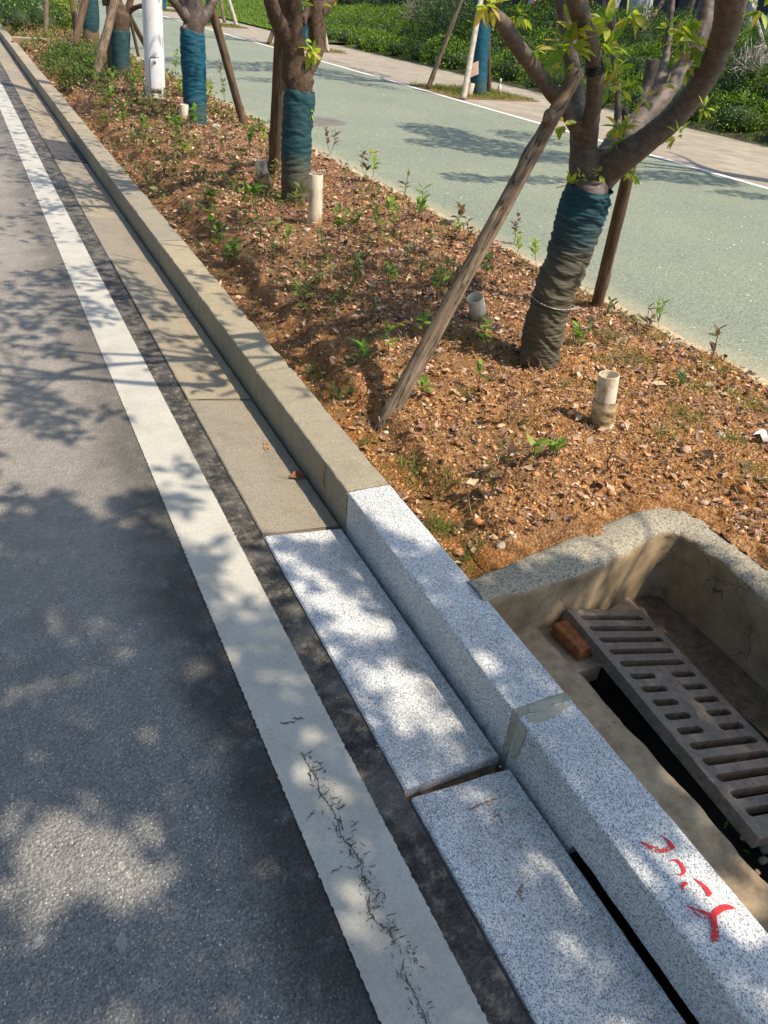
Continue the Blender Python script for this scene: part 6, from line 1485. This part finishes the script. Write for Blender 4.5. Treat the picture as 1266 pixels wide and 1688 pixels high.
# unseen trees added across the road to block low sky from the kerb face
for k, yy in enumerate(np.arange(-13, 32, 5.0)):
    t = shrub('added unseen leafy tree across the road, %s of its row' % ordn[k], 'added_tree', [(-10.6 + random.uniform(-.4, .4), yy, 4.2, 2.0, 2.9, 2.9), (-10.2, yy + 1.2, 2.2, 1.2, 2.2, 1.6)], 5200, G_dk, .22, 'tree', 'added unseen trees across the road', wd=.6)
    V, Fc = tube([(-10.6, yy, -.05), (-10.6, yy, 2.0), (-10.5, yy, 3.6)], [.17, .14, .1], 12); mesh('trunk', V, Fc, MAT['bark_dark'], t, True)

# bottle by the nearest pavement tree
p = at(822, 155, .125)
bt = thing('plastic_bottle', 'small white bottle standing at the edge of the tree square', 'bottle', tuple(p))
V, Fc = tube([p, p + [0, 0, .12], p + [.0, 0, .16], p + [0, 0, .17]], [.035, .035, .018, .015], 12); mesh('body', V, Fc, MAT['pole'], bt, True)
V, Fc = tube([p + [0, 0, .17], p + [0, 0, .25]], [.018, .018], 10); mesh('cap', V, Fc, MAT['wirelight'], bt, True)

# behind the bank: limewashed trunks, thin trunks, dark wall
wall = MB(); wall.box(17.5, 18.0, 4, 60, 0.5, 5.0)
for yy in np.arange(5, 60, 1.2): wall.box(17.44, 17.497, yy, yy + .08, .5, 4.9)
o = wall.build('boundary_wall', MAT['wallblue'], loc=(17.7, 20, .5)); tag(o, 'dark blue-grey panelled wall behind the trees on the bank', 'wall')
def bank_tree(label, u, v, x, r, h, mat, seed, lean=(0, 0), n=0):
    p = atx(u, v, x); z = bankz(p[0], p[1]) if p[0] < 14 else bankz(14, p[1]); b = np.array([p[0], p[1], min(p[2], z + .3) - .3]); t = thing('bank_tree', label, 'tree', tuple(b), 'trunks behind the bank')
    top = b + np.array([lean[0], lean[1], 1]) * h; mb = MB()
    mb.add(*tube([b, (b + top) / 2 + [.03, .02, 0], top], [r, r * .9, r * .7], 14, lambda a, L, q: r * .12 * nz(q, 3, seed), True, .15))
    mb.build('trunk', MAT[mat], t, True)
    rng = random.Random(seed); tw, cl = [], []
    grow_twigs([(top, np.array((lean[0], lean[1], 1.)), r * .6)], 2, rng, bad, tw, cl, .9); mb = MB()
    for p_, q_ in tw: mb.add(*tube(p_, q_, 5, None, False, .2))
    if tw: mb.build('branch', MAT['bark'], t, True)
    if cl:
        P = np.repeat(np.array(cl), 14, axis=0) + RNG.normal(0, .2, (len(cl) * 14, 3)); P = P[~inframe(P, 60)]; m = len(P)
        if m: V, Fc, C = leaves(P, rdir(m), rdir(m, 1), .10, .05, pick(G_az, m)); mesh('crown', V, Fc, MAT['leaf'], t, False, C)
    return t
bank_tree('thick limewashed trunk behind the azaleas, right of the nearest tree fork', 1042, 62, 14.3, .30, 3.2, 'limewash', 1)
bank_tree('limewashed trunk just left of the thickest limewashed one', 1000, 40, 15.2, .22, 3, 'limewash', 2)
bank_tree('slim limewashed trunk near the red shrub', 868, 22, 15, .11, 3, 'limewash', 3, (.15, 0))
bank_tree('slim dark trunk between the limewashed trunks', 905, 30, 15, .07, 3, 'bark', 4, (-.15, 0))
bank_tree('thin dark trunk behind the thin upright stem', 1127, 55, 15, .07, 3, 'bark', 5)
bank_tree('pale thin trunk at the upper right', 1158, 40, 15.5, .1, 3, 'limewash', 6)
bank_tree('limewashed trunk at the far upper right', 1235, 45, 14.5, .09, 3, 'limewash', 7, (-.12, 0))
bank_tree('forked limewashed trunk beside the far upper right one', 1262, 40, 14.8, .08, 3, 'limewash', 8, (.1, 0))
bank_tree('dark trunk left behind the large evergreen shrub', 745, 5, 15, .08, 3, 'bark', 9)
bank_tree('brownish trunk above the bare tangled bush', 640, 5, 15, .16, 3, 'bark_dark', 10)
bank_tree('second brownish trunk left of the bare tangled bush', 600, 2, 15.5, .12, 3, 'bark_dark', 11)
for k, (xx, yy) in enumerate([(14.4, 24.5), (14.8, 28.5), (14.2, 33.0)]):
    shrub('tall dark shrub at the back of the bank, %s from the right' % ordn[k], 'evergreen_shrub', [(xx, yy, 1.2, 1.1, 2.1, 1.1), (xx + .5, yy + 1.6, 1.5, .9, 1.3, 1.2)], 7000, G_dk, .09)
ct = thing('bank_tree', 'added leafy tree on the bank, its crown put in to shade the azaleas', 'tree', (16.2, 12.0, .9)); V, Fc = tube([(16.2, 12, .9), (16.1, 11.9, 2.5), (15.6, 11.7, 4.2)], [.2, .17, .13], 12); mesh('trunk', V, Fc, MAT['bark'], ct, True)  # tree added so its crown darkens the hedge
V, Fc, C = shade_leaves(15000, (10.6, 16), (6.5, 27), (3.2, 5.6), lambda u, v: np.full_like(u, .62), .5, .17); mesh('crown', V, Fc, MAT['leaf'], ct, False, C)
# props on the bank
def bst(label, a, xa, b, xb, r, mat, seed): return stake(label, atx(a[0], a[1], xa), atx(b[0], b[1], xb), r, r * .9, mat, True, seed, 'props on the bank', res=.08)
bst('grey prop leaning right behind the nearest tree limbs', (1020, 115), 11.8, (1097, -5), 13.8, .045, 'stake', 41)
bst('grey prop lying across the azaleas at the right edge', (1222, 168), 11.3, (1285, 60), 13.5, .05, 'stake', 42)
bst('pale prop beside the limewashed trunks at upper right', (1262, 85), 12.5, (1236, -5), 14, .035, 'bamboo', 43)
for o in bpy.data.objects:
    if '_loc' in o: del o['_loc']
